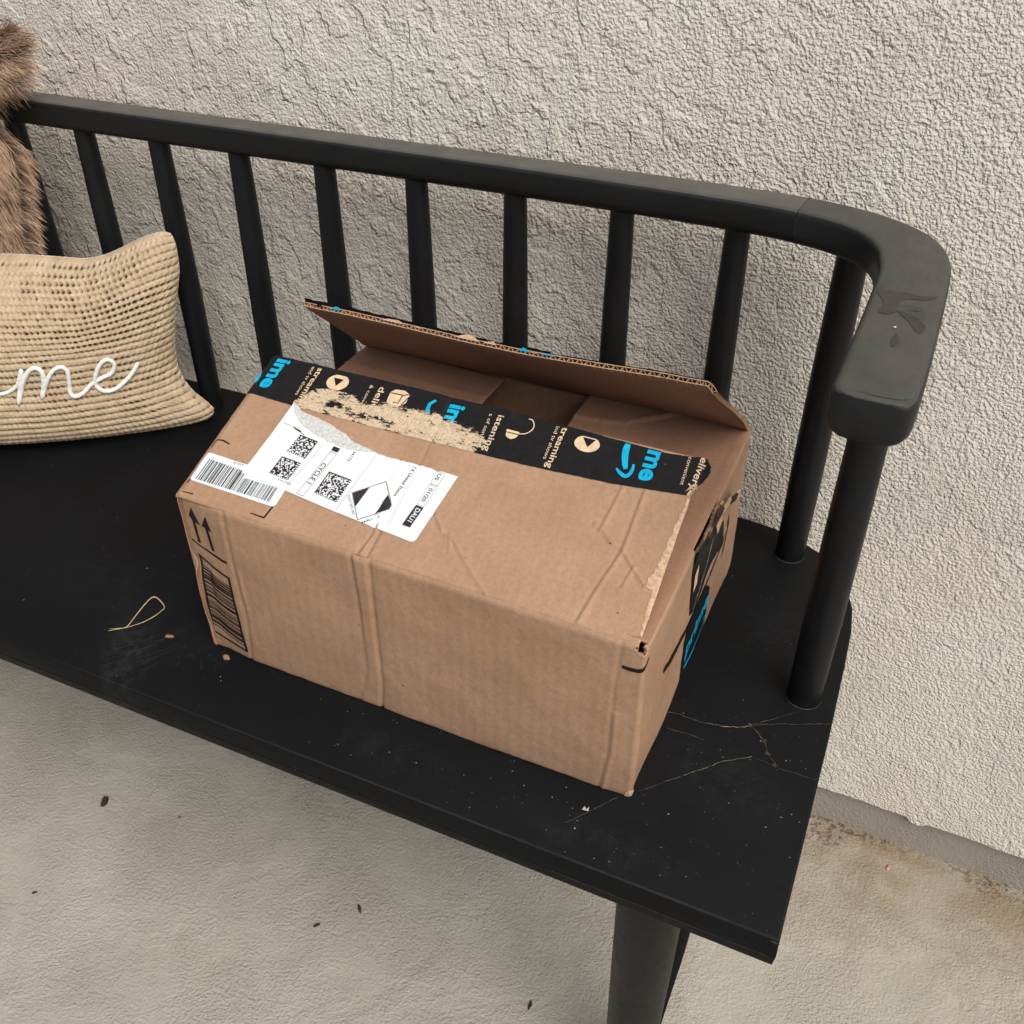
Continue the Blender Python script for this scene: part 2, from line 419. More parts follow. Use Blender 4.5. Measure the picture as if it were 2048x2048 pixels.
# ------------------------------------------------------------------ bench
XR, XL = .016, -1.594; CX = (XR + XL) / 2
bench = empty("bench", (CX, .6, 0))
tag(bench, "black painted wooden spindle-back bench with curved armrest standing against the stucco wall", "bench")
def seat():
    out = [(XL, .402), (XR, .402)]
    rb = [(.016, .60), (.0145, .69), (.013, .735), (.009, .768), (.0, .795), (-.016, .822), (-.034, .840), (-.055, .852), (-.085, .863), (-.124, .868), (-.20, .871)]
    out += [(XR + .003, .402)][:0] + rb + [(2 * CX - x, y) for x, y in rb[::-1]]
    bm = bmesh.new(); levels = [(0, -.0022), (-.0006, -.0006), (-.0022, 0), (-.0195, .0005), (-.0202, -.0012), (-.0209, .0002), (-.031, -.0008), (-.0345, -.003), (-.036, -.007)]
    c = Vector((CX, .62)); rings = []
    pts = [Vector(p) for p in out]; n = len(pts)
    nr = []
    for i in range(n):
        a = (pts[i] - pts[i - 1]).normalized(); b = (pts[(i + 1) % n] - pts[i]).normalized()
        na = Vector((a.y, -a.x)); nb = Vector((b.y, -b.x)); m = (na + nb); m.normalize(); m /= max(.5, m.dot(na)); nr.append(m)
    for dz, off in levels: rings.append([bm.verts.new((*(pts[i] + nr[i] * off), SEAT + dz)) for i in range(n)])
    for a, b in zip(rings[:-1], rings[1:]):
        for i in range(n): bm.faces.new((a[i], a[(i + 1) % n], b[(i + 1) % n], b[i]))
    bm.faces.new(rings[0]); bm.faces.new(rings[-1][::-1])
    return auto_smooth(bm_obj("seat", bm, M['seat'], bench), 50)
seat()

RT, RB = Z0 - .264, Z0 - .293      # rail top and underside
outer = [(-.53, .8445), (-.40, .8440), (-.27, .8430), (-.20, .842), (-.13, .8385), (-.093, .8330), (-.054, .8210), (-.025, .8030), (-.006, .7840), (.005, .7630), (.0115, .7350), (.0135, .698), (.0135, .618), (.0128, .551), (.0115, .518)]
inner = [(-.53, .8090), (-.40, .8080), (-.27, .8060), (-.20, .8035), (-.135, .7990), (-.095, .7900), (-.066, .7760), (-.050, .7590), (-.041, .7400), (-.0365, .718), (-.0345, .700), (-.034, .670), (-.0345, .610), (-.0355, .551), (-.036, .520)]
def smooth_pair(n=5): return catmull(outer, n), catmull(inner, n)
def rail_sweep(name, pairs, mat, rounds=.006, end=False, mirror=False):
    """rounded-rectangle section swept between an outer and an inner outline"""
    bm = bmesh.new(); rings = []
    T = RT - RB
    def section(o, i, s=1., zs=1.):
        o = np.array(o); i = np.array(i); mid = (o + i) / 2; o = mid + (o - mid) * s; i = mid + (i - mid) * s
        w = np.linalg.norm(o - i); e = (o - i) / w; r = rounds; pts = []
        for (cx, cz, a0, rr) in ((w - r, T - r, 0, r), (r, T - r, 90, r), (r * 1.6, r * 1.6, 180, r * 1.6), (w - r * 1.6, r * 1.6, 270, r * 1.6)):
            for k in range(5):
                a = R(a0 + k * 22.5); pts.append((cx + rr * math.cos(a), cz + rr * math.sin(a)))
        zc = T / 2
        return [Vector((*(i + e * px), RB + zc + (pz - zc) * zs)) for px, pz in pts]
    secs = [section(o, i) for o, i in pairs]
    if end:
        o, i = pairs[-1]; o = np.array(o); i = np.array(i); pr_ = (np.array(pairs[-1][0]) - np.array(pairs[-2][0])); d = pr_ / np.linalg.norm(pr_)
        for k, (f, s, zs) in enumerate([(.002, .992, 1), (.0045, .97, 1), (.007, .935, .995), (.009, .89, .985), (.0108, .82, .97), (.0120, .72, .94), (.0127, .58, .90)]):
            secs.append([p for p in section(o + d * f, i + d * f, s, zs)])
    for s in secs:
        rings.append([bm.verts.new(((2 * CX - p.x) if mirror else p.x, p.y, p.z)) for p in s])
    n = len(rings[0])
    for a, b in zip(rings[:-1], rings[1:]):
        for k in range(n): bm.faces.new((a[k], a[(k + 1) % n], b[(k + 1) % n], b[k]))
    bm.faces.new(rings[0]); bm.faces.new(rings[-1][::-1])
    return auto_smooth(bm_obj(name, bm, mat, bench), 40)
oo, ii = smooth_pair()
pairs = [(o, i) for o, i in zip(oo, ii)]
ks = next(k for k, (o, i) in enumerate(pairs) if o[0] > -.112)     # the glue joint where the bent arm meets the straight rail
joint = pairs[ks]
straight = pairs[:ks]
lft = [((2 * CX - o[0], o[1]), (2 * CX - i[0], i[1])) for o, i in straight[::-1]]
dj = np.array([.0004, 0])
rail_sweep("back_rail", lft + straight + [(joint[0] - dj, joint[1] - dj)], M['rail'])
rail_sweep("armrest", [(joint[0], joint[1])] + pairs[ks + 1:], M['arm'], .0058, True)
rail_sweep("armrest", [(joint[0], joint[1])] + pairs[ks + 1:], M['arm'], .0058, True, True)

def post(name, x, y, z0, z1, prof):
    bm = bmesh.new(); n = len(prof)
    pts = [(x, y, z0 + (z1 - z0) * t) for t, r in prof]; tube(bm, pts, [r for t, r in prof], 24)
    return auto_smooth(bm_obj(name, bm, M['black'], bench), 50)
sp = [(0, .0125), (.12, .0130), (.45, .0135), (.75, .0122), (1, .0108)]
for k in range(13):
    post("spindle", -.16 - .1045 * k, .8250, SEAT - .004, RB + .006, sp)
big = [(0, .0142), (.3, .0150), (.6, .0146), (1, .0130)]
for s in (0, 1):
    f = (lambda x: 2 * CX - x) if s else (lambda x: x)
    post("corner_post", f(-.0625), .8245, SEAT - .004, RB + .006, big)
    post("arm_post", f(-.0120), .633, SEAT - .004, RB + .006, big)
    for px_, py_ in ((f(-.0625), .8245), (f(-.0120), .633)):
        bm = bmesh.new(); A_ = np.linspace(math.pi * 1.02, math.pi * 2.05, 26)
        tube(bm, [(px_ + .0147 * math.cos(q), py_ + .0147 * math.sin(q), SEAT + .0002) for q in A_], [.0001 + .0003 * math.sin(math.pi * k / 25) for k in range(26)], 5)
        bm_obj("post_joint", bm, M['scuff'], bench)
    for y, nm in ((.462, 0), (.80, 1)):
        bm = bmesh.new(); x = f(-.0845)
        prof = [(0, .0215), (.25, .0235), (.6, .0262), (1, .0285)]
        tube(bm, [(x, y, .0005 + (SEAT - .036 - .0005) * t) for t, r in prof], [r for t, r in prof], 32)
        lg = auto_smooth(bm_obj("leg", bm, M['black'], bench), 50)
    # board that braces the pair of legs under the seat
    bm = bmesh.new(); zt = SEAT - .0362; sgn = -1 if s else 1; xc = f(-.0845)
    prof = [(sgn * q, z) for q, z in ((.0362, zt), (.0345, .33), (.0325, .28), (.0305, .235), (.0270, .185), (.0230, .125), (.016, .06), (-.016, .06))]
    a = [bm.verts.new((xc + px, .484, pz)) for px, pz in prof]; b = [bm.verts.new((xc + px, .502, pz)) for px, pz in prof]
    bm.faces.new(a); bm.faces.new(b[::-1])
    for k in range(8): bm.faces.new((a[k], b[k], b[(k + 1) % 8], a[(k + 1) % 8]))
    bm_obj("leg_brace", bm, M['black'], bench)

# water marks, joint line and chips on the armrest and seat
def flat_art(name, z, mats, parent, builder, cell=.03):
    a = Art(cell); builder(a); return a.build(name, lambda x, y, h: np.stack([x, y, z + h], -1), mats, parent)
def mm(pts): return [(x * 1000, y * 1000) for x, y in pts]
def rough_poly(pts, jit=.6, n=4, seed=1):
    r = random.Random(seed); P = catmull(pts + [pts[0]], n)[:-1]; return [(p[0] + r.uniform(-jit, jit), p[1] + r.uniform(-jit, jit)) for p in P]
def fb(a):
    a.poly(rough_poly(mm([(-.030, .656), (-.029, .666), (-.022, .662), (-.012, .663), (-.003, .661), (.008, .664), (.001, .655), (-.012, .651), (-.015, .640), (-.016, .626), (-.025, .623), (-.024, .636), (-.026, .646)]), .4), 0)
    a.poly(rough_poly(mm([(-.015, .631), (-.005, .627), (.004, .616), (.004, .604), (-.0, .604), (-.006, .617)]), .3), 0)
    a.poly(rough_poly(mm([(-.011, .597), (-.008, .588), (-.010, .576), (-.0125, .584)]), .3), 0)
    for k in range(16):
        y = .632 + random.uniform(-.012, .012); x = random.uniform(-.014, .0); l = random.uniform(.004, .010)
        a.line(mm([(x, y), (x + l, y + .0015)]), .35, 1, .0004)
    a.line(mm([(-.022, .5125), (-.012, .5105), (.000, .5110), (.007, .5140)]), [.2, .7, .9, .3], 1, .0003)
    a.poly(rough_poly(mm([(-.0138, .6035), (-.0120, .606), (-.0118, .603)]), .1), 2, .0006)
M['chip'] = mat_plain("chip", (.45, .45, .42), .8, .2, .2)
M['web'] = mat_plain("cobweb", (.14, .118, .09), .9, .1, .4, 0, 300)
flat_art("water_mark", RT, [M['dark'], M['scuff'], M['chip']], bench, fb)
bm = bmesh.new()
for s in (0, 1):
    f = (lambda x: 2 * CX - x) if s else (lambda x: x)
    o, i = joint; pts = [(*(np.array(i) + (np.array(o) - np.array(i)) * t), RT + .0001) for t in np.linspace(.05, .97, 7)]
    pts += []
    tube(bm, [(f(p[0]) + .0004 * math.sin(k * 9), p[1], p[2]) for k, p in enumerate(pts)], .00035, 5)
    tube(bm, [(f(i[0]) - .0003, i[1] - .0001, RT - .006), (f(i[0]), i[1] - .0002, RB + .009)], .0003, 5)
bm_obj("glue_joint", bm, M['dark'], bench)
def fb(a):
    for k in range(14):
        x = -.60 + random.uniform(0, .035) + k * .0006; y = .408 + random.uniform(0, .05); l = random.uniform(.015, .05)
        a.line(mm([(x, y), (x + l * .45, y + l * .5), (x + l * .7, y + l)]), [.08, .22, .05], 0, .0002)
    for k in range(90):
        x = random.uniform(-.95, .0); y = random.uniform(.41, .84); l = random.uniform(.004, .03); an = random.uniform(-.6, .9)
        a.line(mm([(x, y), (x + l * math.cos(an), y + l * math.sin(an))]), [.12, .04], 0, .0002)
    for k in range(20):
        x = random.uniform(-.57, -.48); y = random.uniform(.44, .475); l = random.uniform(.002, .015); an = random.uniform(-.5, 2.2)
        a.line(mm([(x, y), (x + l * math.cos(an), y + l * math.sin(an))]), [.2, .06], 0, .0002)
flat_art("scratches", SEAT, [M['scuff']], bench, fb, .2)
def fb(a):   # worn line along the front edge of the seat, on its vertical face
    for k in range(26):
        x = random.uniform(-700, 8); z = random.choice([-16, -18, -20, -23]) + random.uniform(-1, 1); a.line([(x, z), (x + random.uniform(3, 18), z + .2)], [.1, .35], 0, .0007)
    a.line([(-150, -20.6), (-60, -20.5), (10, -20.4)], .5, 0, .0007)
    a.poly([(14, -3.5), (17, -1.2), (13, -.6), (9, -1.5)], 0, .0008)
aa = Art(.2); fb(aa); aa.build("edge_wear", lambda x, y, h: np.stack([x, .402 - h, SEAT + y], -1), [M['scuff']], bench)

# ------------------------------------------------------------------ the carton
BX0, BX1, BY0, BY1 = -.515, -.113, .473, .779
box = empty("cardboard_box", ((BX0 + BX1) / 2, (BY0 + BY1) / 2, SEAT))
tag(box, "opened brown cardboard carton with black tape and white shipping label, sitting on the bench seat", "box")
HLn, HRn = Vector((-.513, .473, Z0 - .453)), Vector((-.117, .473, Z0 - .465))
FLn, FRn = Vector((-.512, .622, Z0 - .396)), Vector((-.119, .619, Z0 - .398))
W, D = .402, .306; rc = .0032
arc = math.pi / 2 * rc
# perimeter: front (0..W), right (W..W+D), back, left
def perim(u):
    u = np.asarray(u, float) % (2 * (W + D)); P = np.zeros(u.shape + (2,)); N = np.zeros(u.shape + (2,))
    segs = [((BX0, BY0), (1, 0), (0, -1), W), ((BX1, BY0), (0, 1), (1, 0), D), ((BX1, BY1), (-1, 0), (0, 1), W), ((BX0, BY1), (0, -1), (-1, 0), D)]
    s0 = 0
    for (o, d, n, L) in segs:
        m = (u >= s0) & (u < s0 + L + 1e-9); t = u - s0
        P[m] = np.array(o) + t[m][:, None] * np.array(d); N[m] = n
        inv = -np.array(n)
        for tt, dd in ((t, -np.array(d)), (L - t, np.array(d))):
            k = np.clip(1 - tt / rc, 0, 1)[m]; th = k * math.pi / 4
            along = np.where(k > 0, np.sin(th) - k, 0) * rc
            P[m] += along[:, None] * dd + (rc * (1 - np.cos(th)))[:, None] * inv
            N[m] = N[m] + np.tan(th)[:, None] * dd
        s0 += L
    N /= np.linalg.norm(N, axis=-1, keepdims=True)
    return P, N
def Hbox(u):
    return np.interp(np.asarray(u) % (2 * (W + D)), [0, W, W + D, 2 * W + D, 2 * (W + D)], [.1665, .1550, .1620, .1630, .1665])
def body_disp(u, v):
    """u, v in metres; inward is negative"""
    U, V = u * 1000, v * 1000; d = np.zeros(np.broadcast(U, V).shape)
    d += .0016 * vnoise(U / 70, V / 60 + 5, 3, 2) + .0003 * vnoise(U / 11, V / 11, 8, 2)
    # front: crease down the left printed strip, strip folded back
    cx = np.interp(V, [0, 51, 111, 160], [46, 52, 49, 49]); fm = (U < W * 1000)
    d += np.where(fm, -.00012 * np.clip(cx - U, 0, 60) - .0012 * np.exp(-((U - cx) / 2.2) ** 2), 0)
    d += np.where(fm, -.0022 * np.exp(-((V - 93) / 9) ** 2) * np.clip(1 - U / 35, 0, 1), 0)
    d += np.where(fm, .0009 * np.exp(-(pdist(U, V, [(55, 100), (55, 82), (56, 62)]) / 1.2) ** 2), 0)
    # the double crease band in the middle
    c1 = np.interp(V, [0, 40, 110, 155], [160, 171, 170, 168]); c2 = np.interp(V, [0, 33, 104, 158], [181, 184, 183.5, 184])
    fade = .35 + .65 * sstep(V, 45, 130)
    d += np.where(fm, -.0013 * np.exp(-((U - c1) / 1.7) ** 2) * fade - .0018 * np.exp(-((U - c2) / 1.7) ** 2) + .0011 * fade * sstep(U, c1 - 1, c1 + 3) * (1 - sstep(U, c2 - 4, c2 + 1)), 0)
    # right strip folded back
    cr = np.interp(V, [0, 45, 117, 155], [376, 381, 381, 383])
    d += np.where(fm, -.00008 * np.clip(U - cr, 0, 30) - .0009 * np.exp(-((U - cr) / 1.6) ** 2) + .0008 * np.exp(-((U - cr - 3.5) / 1.8) ** 2) * (V < 90), 0)
    # bulge of the right side under the ridge
    d += np.where((U >= 402) & (U < 708), .002 * np.sin(np.pi * np.clip((U - 402) / 306, 0, 1)) * np.sin(np.pi * np.clip(V / 160, 0, 1)), 0)
    Tt = 2 * (W + D) * 1000
    fe = .0045 * (1 - V / 160) - .00008 * (402 - cr); d += np.where((U >= 402) & (U < 500), fe * np.exp(-np.clip(U - 402, 0, 500) / 5), 0)
    fe0 = -.00012 * cx; d += np.where(U > Tt - 60, fe0 * np.exp(-np.clip(Tt - U, 0, 500) / 5), 0)
    d += np.where(fm, .0045 * (1 - V / 160) * np.clip(U / 402, 0, 1) ** 1.5, 0)
    # crushed bottom and top lips
    d -= .0009 * np.exp(-V / 2.5); d -= .0035 * np.clip(1 - (160 - V) / 4, 0, 1) ** 2 * .7
    return d
def body_fn(u, v, h):
    u = np.asarray(u); v = np.asarray(v); P, N = perim(u); d = body_disp(u, v) + h
    z = v * Hbox(u) / .160
    return np.concatenate([P + N * d[..., None], (SEAT + .0008 + z)[..., None]], -1)
uu = np.unique(np.concatenate([np.arange(0, W - .005, .0014), np.arange(W - .005, W + .005, .0006), np.arange(W + .005, W + D, .002), np.arange(W + D, 2 * (W + D), .004), [2 * (W + D) - 1e-6]]))
vv = np.unique(np.concatenate([np.arange(0, .1565, .0014), [.1575, .1585, .1592, .160]]))
uu = uu[np.concatenate([[True], np.diff(uu) > 2e-4])]; vv = vv[np.concatenate([[True], np.diff(vv) > 2e-4])]
UU, VV = np.meshgrid(uu, vv, indexing='ij')
P = body_fn(UU, VV, np.zeros_like(UU))
uc = (UU[:-1, :-1] + UU[1:, 1:]) * 500; vc = (VV[:-1, :-1] + VV[1:, 1:]) * 500
slit = [(402 + 117, 161), (402 + 117, 156), (402 + 128, 149), (402 + 150, 146), (402 + 168, 147), (402 + 186, 153), (402 + 193, 161)]
hole = [(393.5, 157.5), (395, 160.3), (400, 160.6), (405, 159.5), (405.5, 155), (402, 151.8), (397, 152.5), (394.6, 153.4)]
mask = ~(inside(uc, vc, slit) | inside(uc, vc, hole))
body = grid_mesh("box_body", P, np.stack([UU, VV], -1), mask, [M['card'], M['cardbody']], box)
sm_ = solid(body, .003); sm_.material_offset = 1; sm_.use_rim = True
# floor of the carton
bm = bmesh.new(); bmesh.ops.create_cube(bm, size=1)
for v in bm.verts: v.co = Vector(((BX0 + BX1) / 2 + v.co.x * (W - .010), (BY0 + BY1) / 2 + v.co.y * (D - .010), SEAT + .004 + v.co.z * .005))
bm_obj("box_bottom", bm, M['cardin'], box)

# front flap ---------------------------------------------------------------
FU, FV = .396, .160
def flap_base(u, v):
    a = (u / FU)[..., None]; b = (v / FV)[..., None]
    L = lambda p: np.array(p)
    return (L(HLn) * (1 - a) + L(HRn) * a) * (1 - b) + (L(FLn) * (1 - a) + L(FRn) * a) * b
nf = np.cross(np.array(HRn - HLn), np.array(FLn - HLn)); nf /= np.linalg.norm(nf)
def flap_disp(u, v):
    U, V = u * 1000, v * 1000
    d = .0012 * vnoise(U / 80 + 3, V / 60, 11, 2) + .00025 * vnoise(U / 9, V / 9, 12, 2)
    c1 = np.interp(V, [0, 22, 60, 110, 160], [169, 173, 165, 163, 162]); c2 = np.interp(V, [0, 27, 92, 110, 160], [177.5, 178.1, 181.3, 180.5, 180])
    fade = .18 + .82 * (1 - sstep(V, 18, 75))
    d += -.0010 * np.exp(-((U - c1) / 1.7) ** 2) * fade - .0016 * np.exp(-((U - c2) / 1.6) ** 2) * (.3 + .7 * fade) + .0010 * fade * sstep(U, c1, c1 + 3) * (1 - sstep(U, c2 - 4, c2 + .5))
    for poly, dep, w in (([(214, 52), (226, 40), (236, 37), (247, 27), (262, 14), (277, 3)], .0017, 1.7), ([(333, 82), (341, 78), (350, 71), (360, 67), (371, 56), (384, 45)], .0019, 1.6),
                         ([(343, 118), (339, 79)], .0008, 1.8), ([(360, 118), (360, 67), (352, 30), (348, 5)], .0011, 1.9),
                         ([(232, 40), (238, 25)], .0006, 1.3), ([(372, 57), (369, 40)], .0007, 1.4), ([(247, 104), (275, 101)], .0004, 1.)):
        t = pdist(U, V, poly); d += 1.1 * dep * np.exp(-(t / (w * .95)) ** 2) - dep * .55 * np.exp(-((pdist(U + 2.2, V - 1.0, poly)) / (w * .9)) ** 2)
    lip = np.clip(1 - V / 4.5, 0, 1) ** 2
    d -= .0018 * lip
    d -= .0016 * np.exp(-((U - 0) / 3.) ** 2) + .0012 * np.exp(-((FU * 1000 - U) / 3.) ** 2)
    d += .0022 * np.exp(-((V - 118) / 30) ** 2) * np.sin(U / 396 * np.pi * 2.2) * .5
    return d
def flap_fn(u, v, h):
    u = np.asarray(u, float); v = np.asarray(v, float); d = flap_disp(u, v) + h
    P = flap_base(u, v) + nf * d[..., None]
    lip = np.clip(1 - v / .0045, 0, 1) ** 2
    P[..., 1] += .0016 * lip
    return P
uu = np.linspace(0, FU, 400); vv = np.concatenate([[0, .0008, .0018, .003], np.linspace(.0045, FV - .001, 150)])
UU, VV = np.meshgrid(uu, vv, indexing='ij')
ragR = .3927 + .0012 * vnoise(VV * 160, VV * 0 + 2., 21, 3); UUr = np.minimum(UU, np.where(UU > .385, ragR, 1))
P = flap_fn(UUr, VV, np.zeros_like(UU))
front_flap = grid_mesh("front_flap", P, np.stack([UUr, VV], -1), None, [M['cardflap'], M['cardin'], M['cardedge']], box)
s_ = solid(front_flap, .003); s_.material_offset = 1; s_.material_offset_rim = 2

# torn pale fibre along the right edge of the flap
a = Art(.004)
def frag(pts, n=3, jit=.4, seed=3): return rough_poly(pts, jit, n, seed)
edge_l = [(391.2, 123), (390.6, 110), (389.5, 100), (389.8, 90), (388.0, 76), (388.2, 66), (386.5, 56), (388.0, 47), (389.8, 38), (391.0, 25), (391.5, 12), (392.5, 4)]
r_ = random.Random(5); el = []
for (x0, y0), (x1, y1) in zip(edge_l[:-1], edge_l[1:]):
    for k in range(5): t = k / 5; el.append((x0 + (x1 - x0) * t + r_.uniform(-.9, .9), y0 + (y1 - y0) * t))
a.poly([(x, y) for x, y in el] + [(393.3, 4), (393.6, 40), (393.4, 80), (393.6, 123)], 0, .0005)
a.poly(frag([(384, 52), (385, 46), (388, 44), (390, 50), (387, 57)], 3, .5), 0, .0006)
a.build("torn_edge", flap_fn, [M['kraft']], front_flap)
# printed corner brackets and small specks on the flap
a = Art(.01)
a.line([(2.9, 53.5), (2.4, 60.5), (3.6, 62.2)], 1.1, 0); a.line([(3.4, 61.9), (9, 62.6), (16.6, 61.0)], [1.2, 1.5, 1.2], 0)
a.line([(85.6, 18.0), (84.0, 6.6)], 1.5, 0); a.line([(84.2, 6.6), (71.2, 7.0)], [1.4, .8], 0)
a.line([(5.2, 6.6), (15.2, 7.3)], [.7, 1.1], 0); a.line([(3.2, 15.5), (4.3, 19.0)], 1.2, 0)
for x, y in ((165, 91), (349.5, 70), (372, 20), (150, 22)): a.poly([(x + .7 * math.cos(t), y + .5 * math.sin(t)) for t in np.linspace(0, 5.5, 7)], 0)
a.build("printed_brackets", flap_fn, [M['ink']], front_flap)

# barcode sticker ------------------------------------------------------------
def rrect(pts, r, n=5):
    out = []; m = len(pts)
    for i in range(m):
        p = Vector(pts[i]); a_ = Vector(pts[i - 1]); b_ = Vector(pts[(i + 1) % m])
        rr = r if not hasattr(r, '__len__') else r[i]
        if rr == 0: out.append(tuple(p)); continue
        q0 = p + (a_ - p).normalized() * rr; q1 = p + (b_ - p).normalized() * rr
        for k in range(n + 1):
            t = k / n; out.append(tuple(q0 * (1 - t) ** 2 + p * 2 * t * (1 - t) + q1 * t * t))
    return out
a = Art(.005)
a.poly(rrect([(3.0, 48.0), (3.4, 18.8), (87.3, 17.8), (87.6, 46.3)], 4.2), 0, .00035)
x = 8.8; r_ = random.Random(11)
while x < 81:
    w = r_.choice([.45, .6, .6, .9, 1.3, 1.8]); top = 42.2 - (x - 9) * .05; 
    if x > 46: top = 34.6 + r_.uniform(-.1, .1)
    a.poly([(x, top), (x + w, top), (x + w - .2, 20.9), (x - .2, 20.9)], r_.choice([1, 2, 2, 3]), .00055); x += w + r_.choice([.45, .6, .9, 1.1])
a.text("X00148", (41, 46.6), (30.5, 46.4), 2.6, 2, .00055, .01)
a.build("barcode_sticker", flap_fn, [M['paper'], M['ink2'], M['inkg'], M['inkm']], front_flap)

# shipping label ---------------------------------------------------------------
a = Art(.004); PH, IH = .00075, .00098
r_ = random.Random(2)
def torn(pts, n=5, j=.35):
    out = []
    for (x0, y0), (x1, y1) in zip(pts[:-1], pts[1:]):
        for k in range(n): t = k / n; out.append((x0 + (x1 - x0) * t + r_.uniform(-j, j) * .6, y0 + (y1 - y0) * t + r_.uniform(-j, j)))
    out.append(pts[-1]); return out
topedge = torn([(216.4, 89.6), (206.9, 90.1), (197.5, 89.6), (186.8, 90.4), (176.4, 90.0), (162.4, 90.0), (153.0, 89.6)])
lower = torn([(153.0, 89.6), (141.1, 90.3), (125.3, 87.3), (112.5, 86.4), (98.0, 88.2), (84.1, 91.5), (67.0, 97.3), (56, 105), (49.5, 114.2), (48.6, 116.1)])
a.poly([(42.8, 38.5), (87.5, 34.4), (121.9, 31.1), (160, 28.4), (203.3, 25.0), (206.0, 24.9), (208.2, 26.0), (209.2, 28.6), (212.8, 59)] + topedge + lower[1:] + [(46.2, 78)], 0, PH)
a.poly([(48.8, 115.9)] + torn([(49.5, 117), (60.1, 109.8), (78.1, 108.0), (93.9, 104.0), (108.2, 100.0), (118.5, 95.0), (137.7, 91.9), (153.4, 89.6)], 6, .5) + lower[1:-1], 4, PH - .0002)
def dm(c, n, mode, seed, fill=.53, mat=1):
    """grid of printed modules between four corners: tl, tr, br, bl"""
    q = random.Random(seed); tl, tr, br, bl = [Vector(p) for p in c]
    def pt(i, j): s = i / n; t = j / n; return (tl * (1 - s) + tr * s) * (1 - t) + (bl * (1 - s) + br * s) * t
    for j in range(n):
        run = None
        for i in range(n + 1):
            on = i < n and (j == 0 or (mode == 'L' and i == 0) or (mode == 'R' and i == n - 1) or ((j == n - 1 and i % 2 == 0) or (i == (n - 1 if mode == 'L' else 0) and j % 2 == 0)) or (0 < i < n - 1 and 0 < j < n - 1 and q.random() < fill))
            if on and run is None: run = i
            if not on and run is not None:
                a.poly([pt(run, j), pt(i, j), pt(i, j + 1), pt(run, j + 1)], mat, IH); run = None
dm([(70.9, 87.9), (89.5, 86.0), (87.7, 67.0), (68.9, 69.2)], 18, 'R', 1)
dm([(67.8, 63.4), (87.1, 62.1), (85.2, 43.7), (66.2, 45.1)], 18, 'L', 2)
dm([(113.7, 62.2), (135.6, 60.5), (133.6, 37.6), (111.9, 39.9)], 22, 'L', 3)
def outline(c, w=.35):
    c = c + [c[0]]
    for p, q in zip(c[:-1], c[1:]): a.line([p, q], w, 2, IH)
outline([(104.9, 80.2), (111.0, 79.2), (104.7, 34.2), (98.6, 34.9)], .4)
a.poly([(104.9, 85.9), (111.4, 85.3), (111.1, 80.8), (104.8, 81.5)], 1, IH)
a.text("CYCLE 1", (104.2, 68.4), (101.4, 46.8), 6.0, 1, IH, .012)
a.text("34173", (123.6, 86.6), (122.2, 76.6), 3.9, 1, IH)
a.line([(143.2, 88.0), (136.2, 31.9)], .3, 2, IH); a.line([(50.1, 94.2), (68.7, 93.2)], .3, 2, IH); a.line([(95.5, 85), (87.2, 36)], .22, 5, IH)
a.line([(62.0, 92.6), (70.5, 90.9)], 1.0, 1, IH); a.line([(64, 91.8), (74.5, 88.7)], .6, 1, IH)
dia = [Vector(p) for p in ((163.0, 68.0), (179.1, 47.1), (156.9, 29.3), (141.4, 49.8))]
outline([tuple(p) for p in dia], .75)
a.poly([(141.4, 49.8), (152.7, 58.8), (149.7, 39.6)], 1, IH); a.poly([(179.1, 47.1), (170.3, 57.2), (167.6, 37.9)], 1, IH)
a.text("DOT-SP21901", (139.0, 46.2), (151.2, 31.8), 2.7, 1, IH)
a.text("SU 13644", (172.0, 38.0), (160.6, 28.8), 3.0, 1, IH, .006)
a.text("TX United States", (178.2, 88.6), (174.9, 57.6), 4.1, 1, IH, .006)
outline([(198.4, 89.1), (205.8, 88.6), (205.1, 76.5), (198.2, 77.1)], .3); outline([(198.0, 76.2), (204.8, 75.6), (202.7, 56.2), (195.9, 56.9)], .3)
a.text("US", (200.2, 87.6), (199.6, 81.4), 4.6, 1, IH, .006); a.text("01/20", (199.3, 73.2), (197.8, 60.4), 4.9, 1, IH, .006)
a.poly([(195.7, 55.9), (202.6, 55.1), (199.8, 35.8), (192.8, 36.3)], 1, IH)
a.text("DAU1", (197.3, 53.4), (195.4, 40.6), 5.6, 3, IH + .0002, .02)
a.text("PJ5nrdcd", (89.5, 41.8), (76.8, 42.8), 2.6, 5, IH)
a.build("shipping_label", flap_fn, [M['paper'], M['ink2'], M['inkg'], M['paper'], M['greyp'], M['inkg']], front_flap)

# black parcel tape on the flap --------------------------------------------------
tb = [(-1.5, 160.4), (100, 161.3), (177, 160.6), (230, 160.6), (310, 158.4), (366, 156.6), (384, 158.2), (396, 160.8)]
tf = [(-1.5, 115.2), (20, 114.2), (52.8, 112.9), (150, 113.8), (222, 114.8), (267, 115.5), (332, 118.6), (368, 122.4), (392, 125.2), (400, 131)]
def wear_fn(U, V):
    core = [(56, 131), (50, 119), (60, 112), (126, 110), (190, 111), (219, 113), (225, 128), (208, 134), (186, 138.5), (168, 141), (149, 140), (130, 138.5), (116, 133), (106, 131), (97, 138), (80, 140), (64, 137)]
    cl = core + [core[0]]; d = pdist(U, V, cl); ins = inside(U, V, core)
    w = np.where(ins, .53 + np.clip(d / 26, 0, .17), .47 - d / 13)
    w = w - .34 * np.exp(-(pdist(U, V, [(82, 126), (105, 121), (122, 122), (140, 121)]) / 3.2) ** 2)   # islands of print left in the torn strip
    w = w - .26 * np.exp(-(pdist(U, V, [(108, 113), (120, 112), (150, 113)]) / 1.6) ** 2)
    return np.clip(w, -1, 1.2)
uu = np.linspace(-1.5, 397, 300); vv = np.linspace(0, 1, 44)
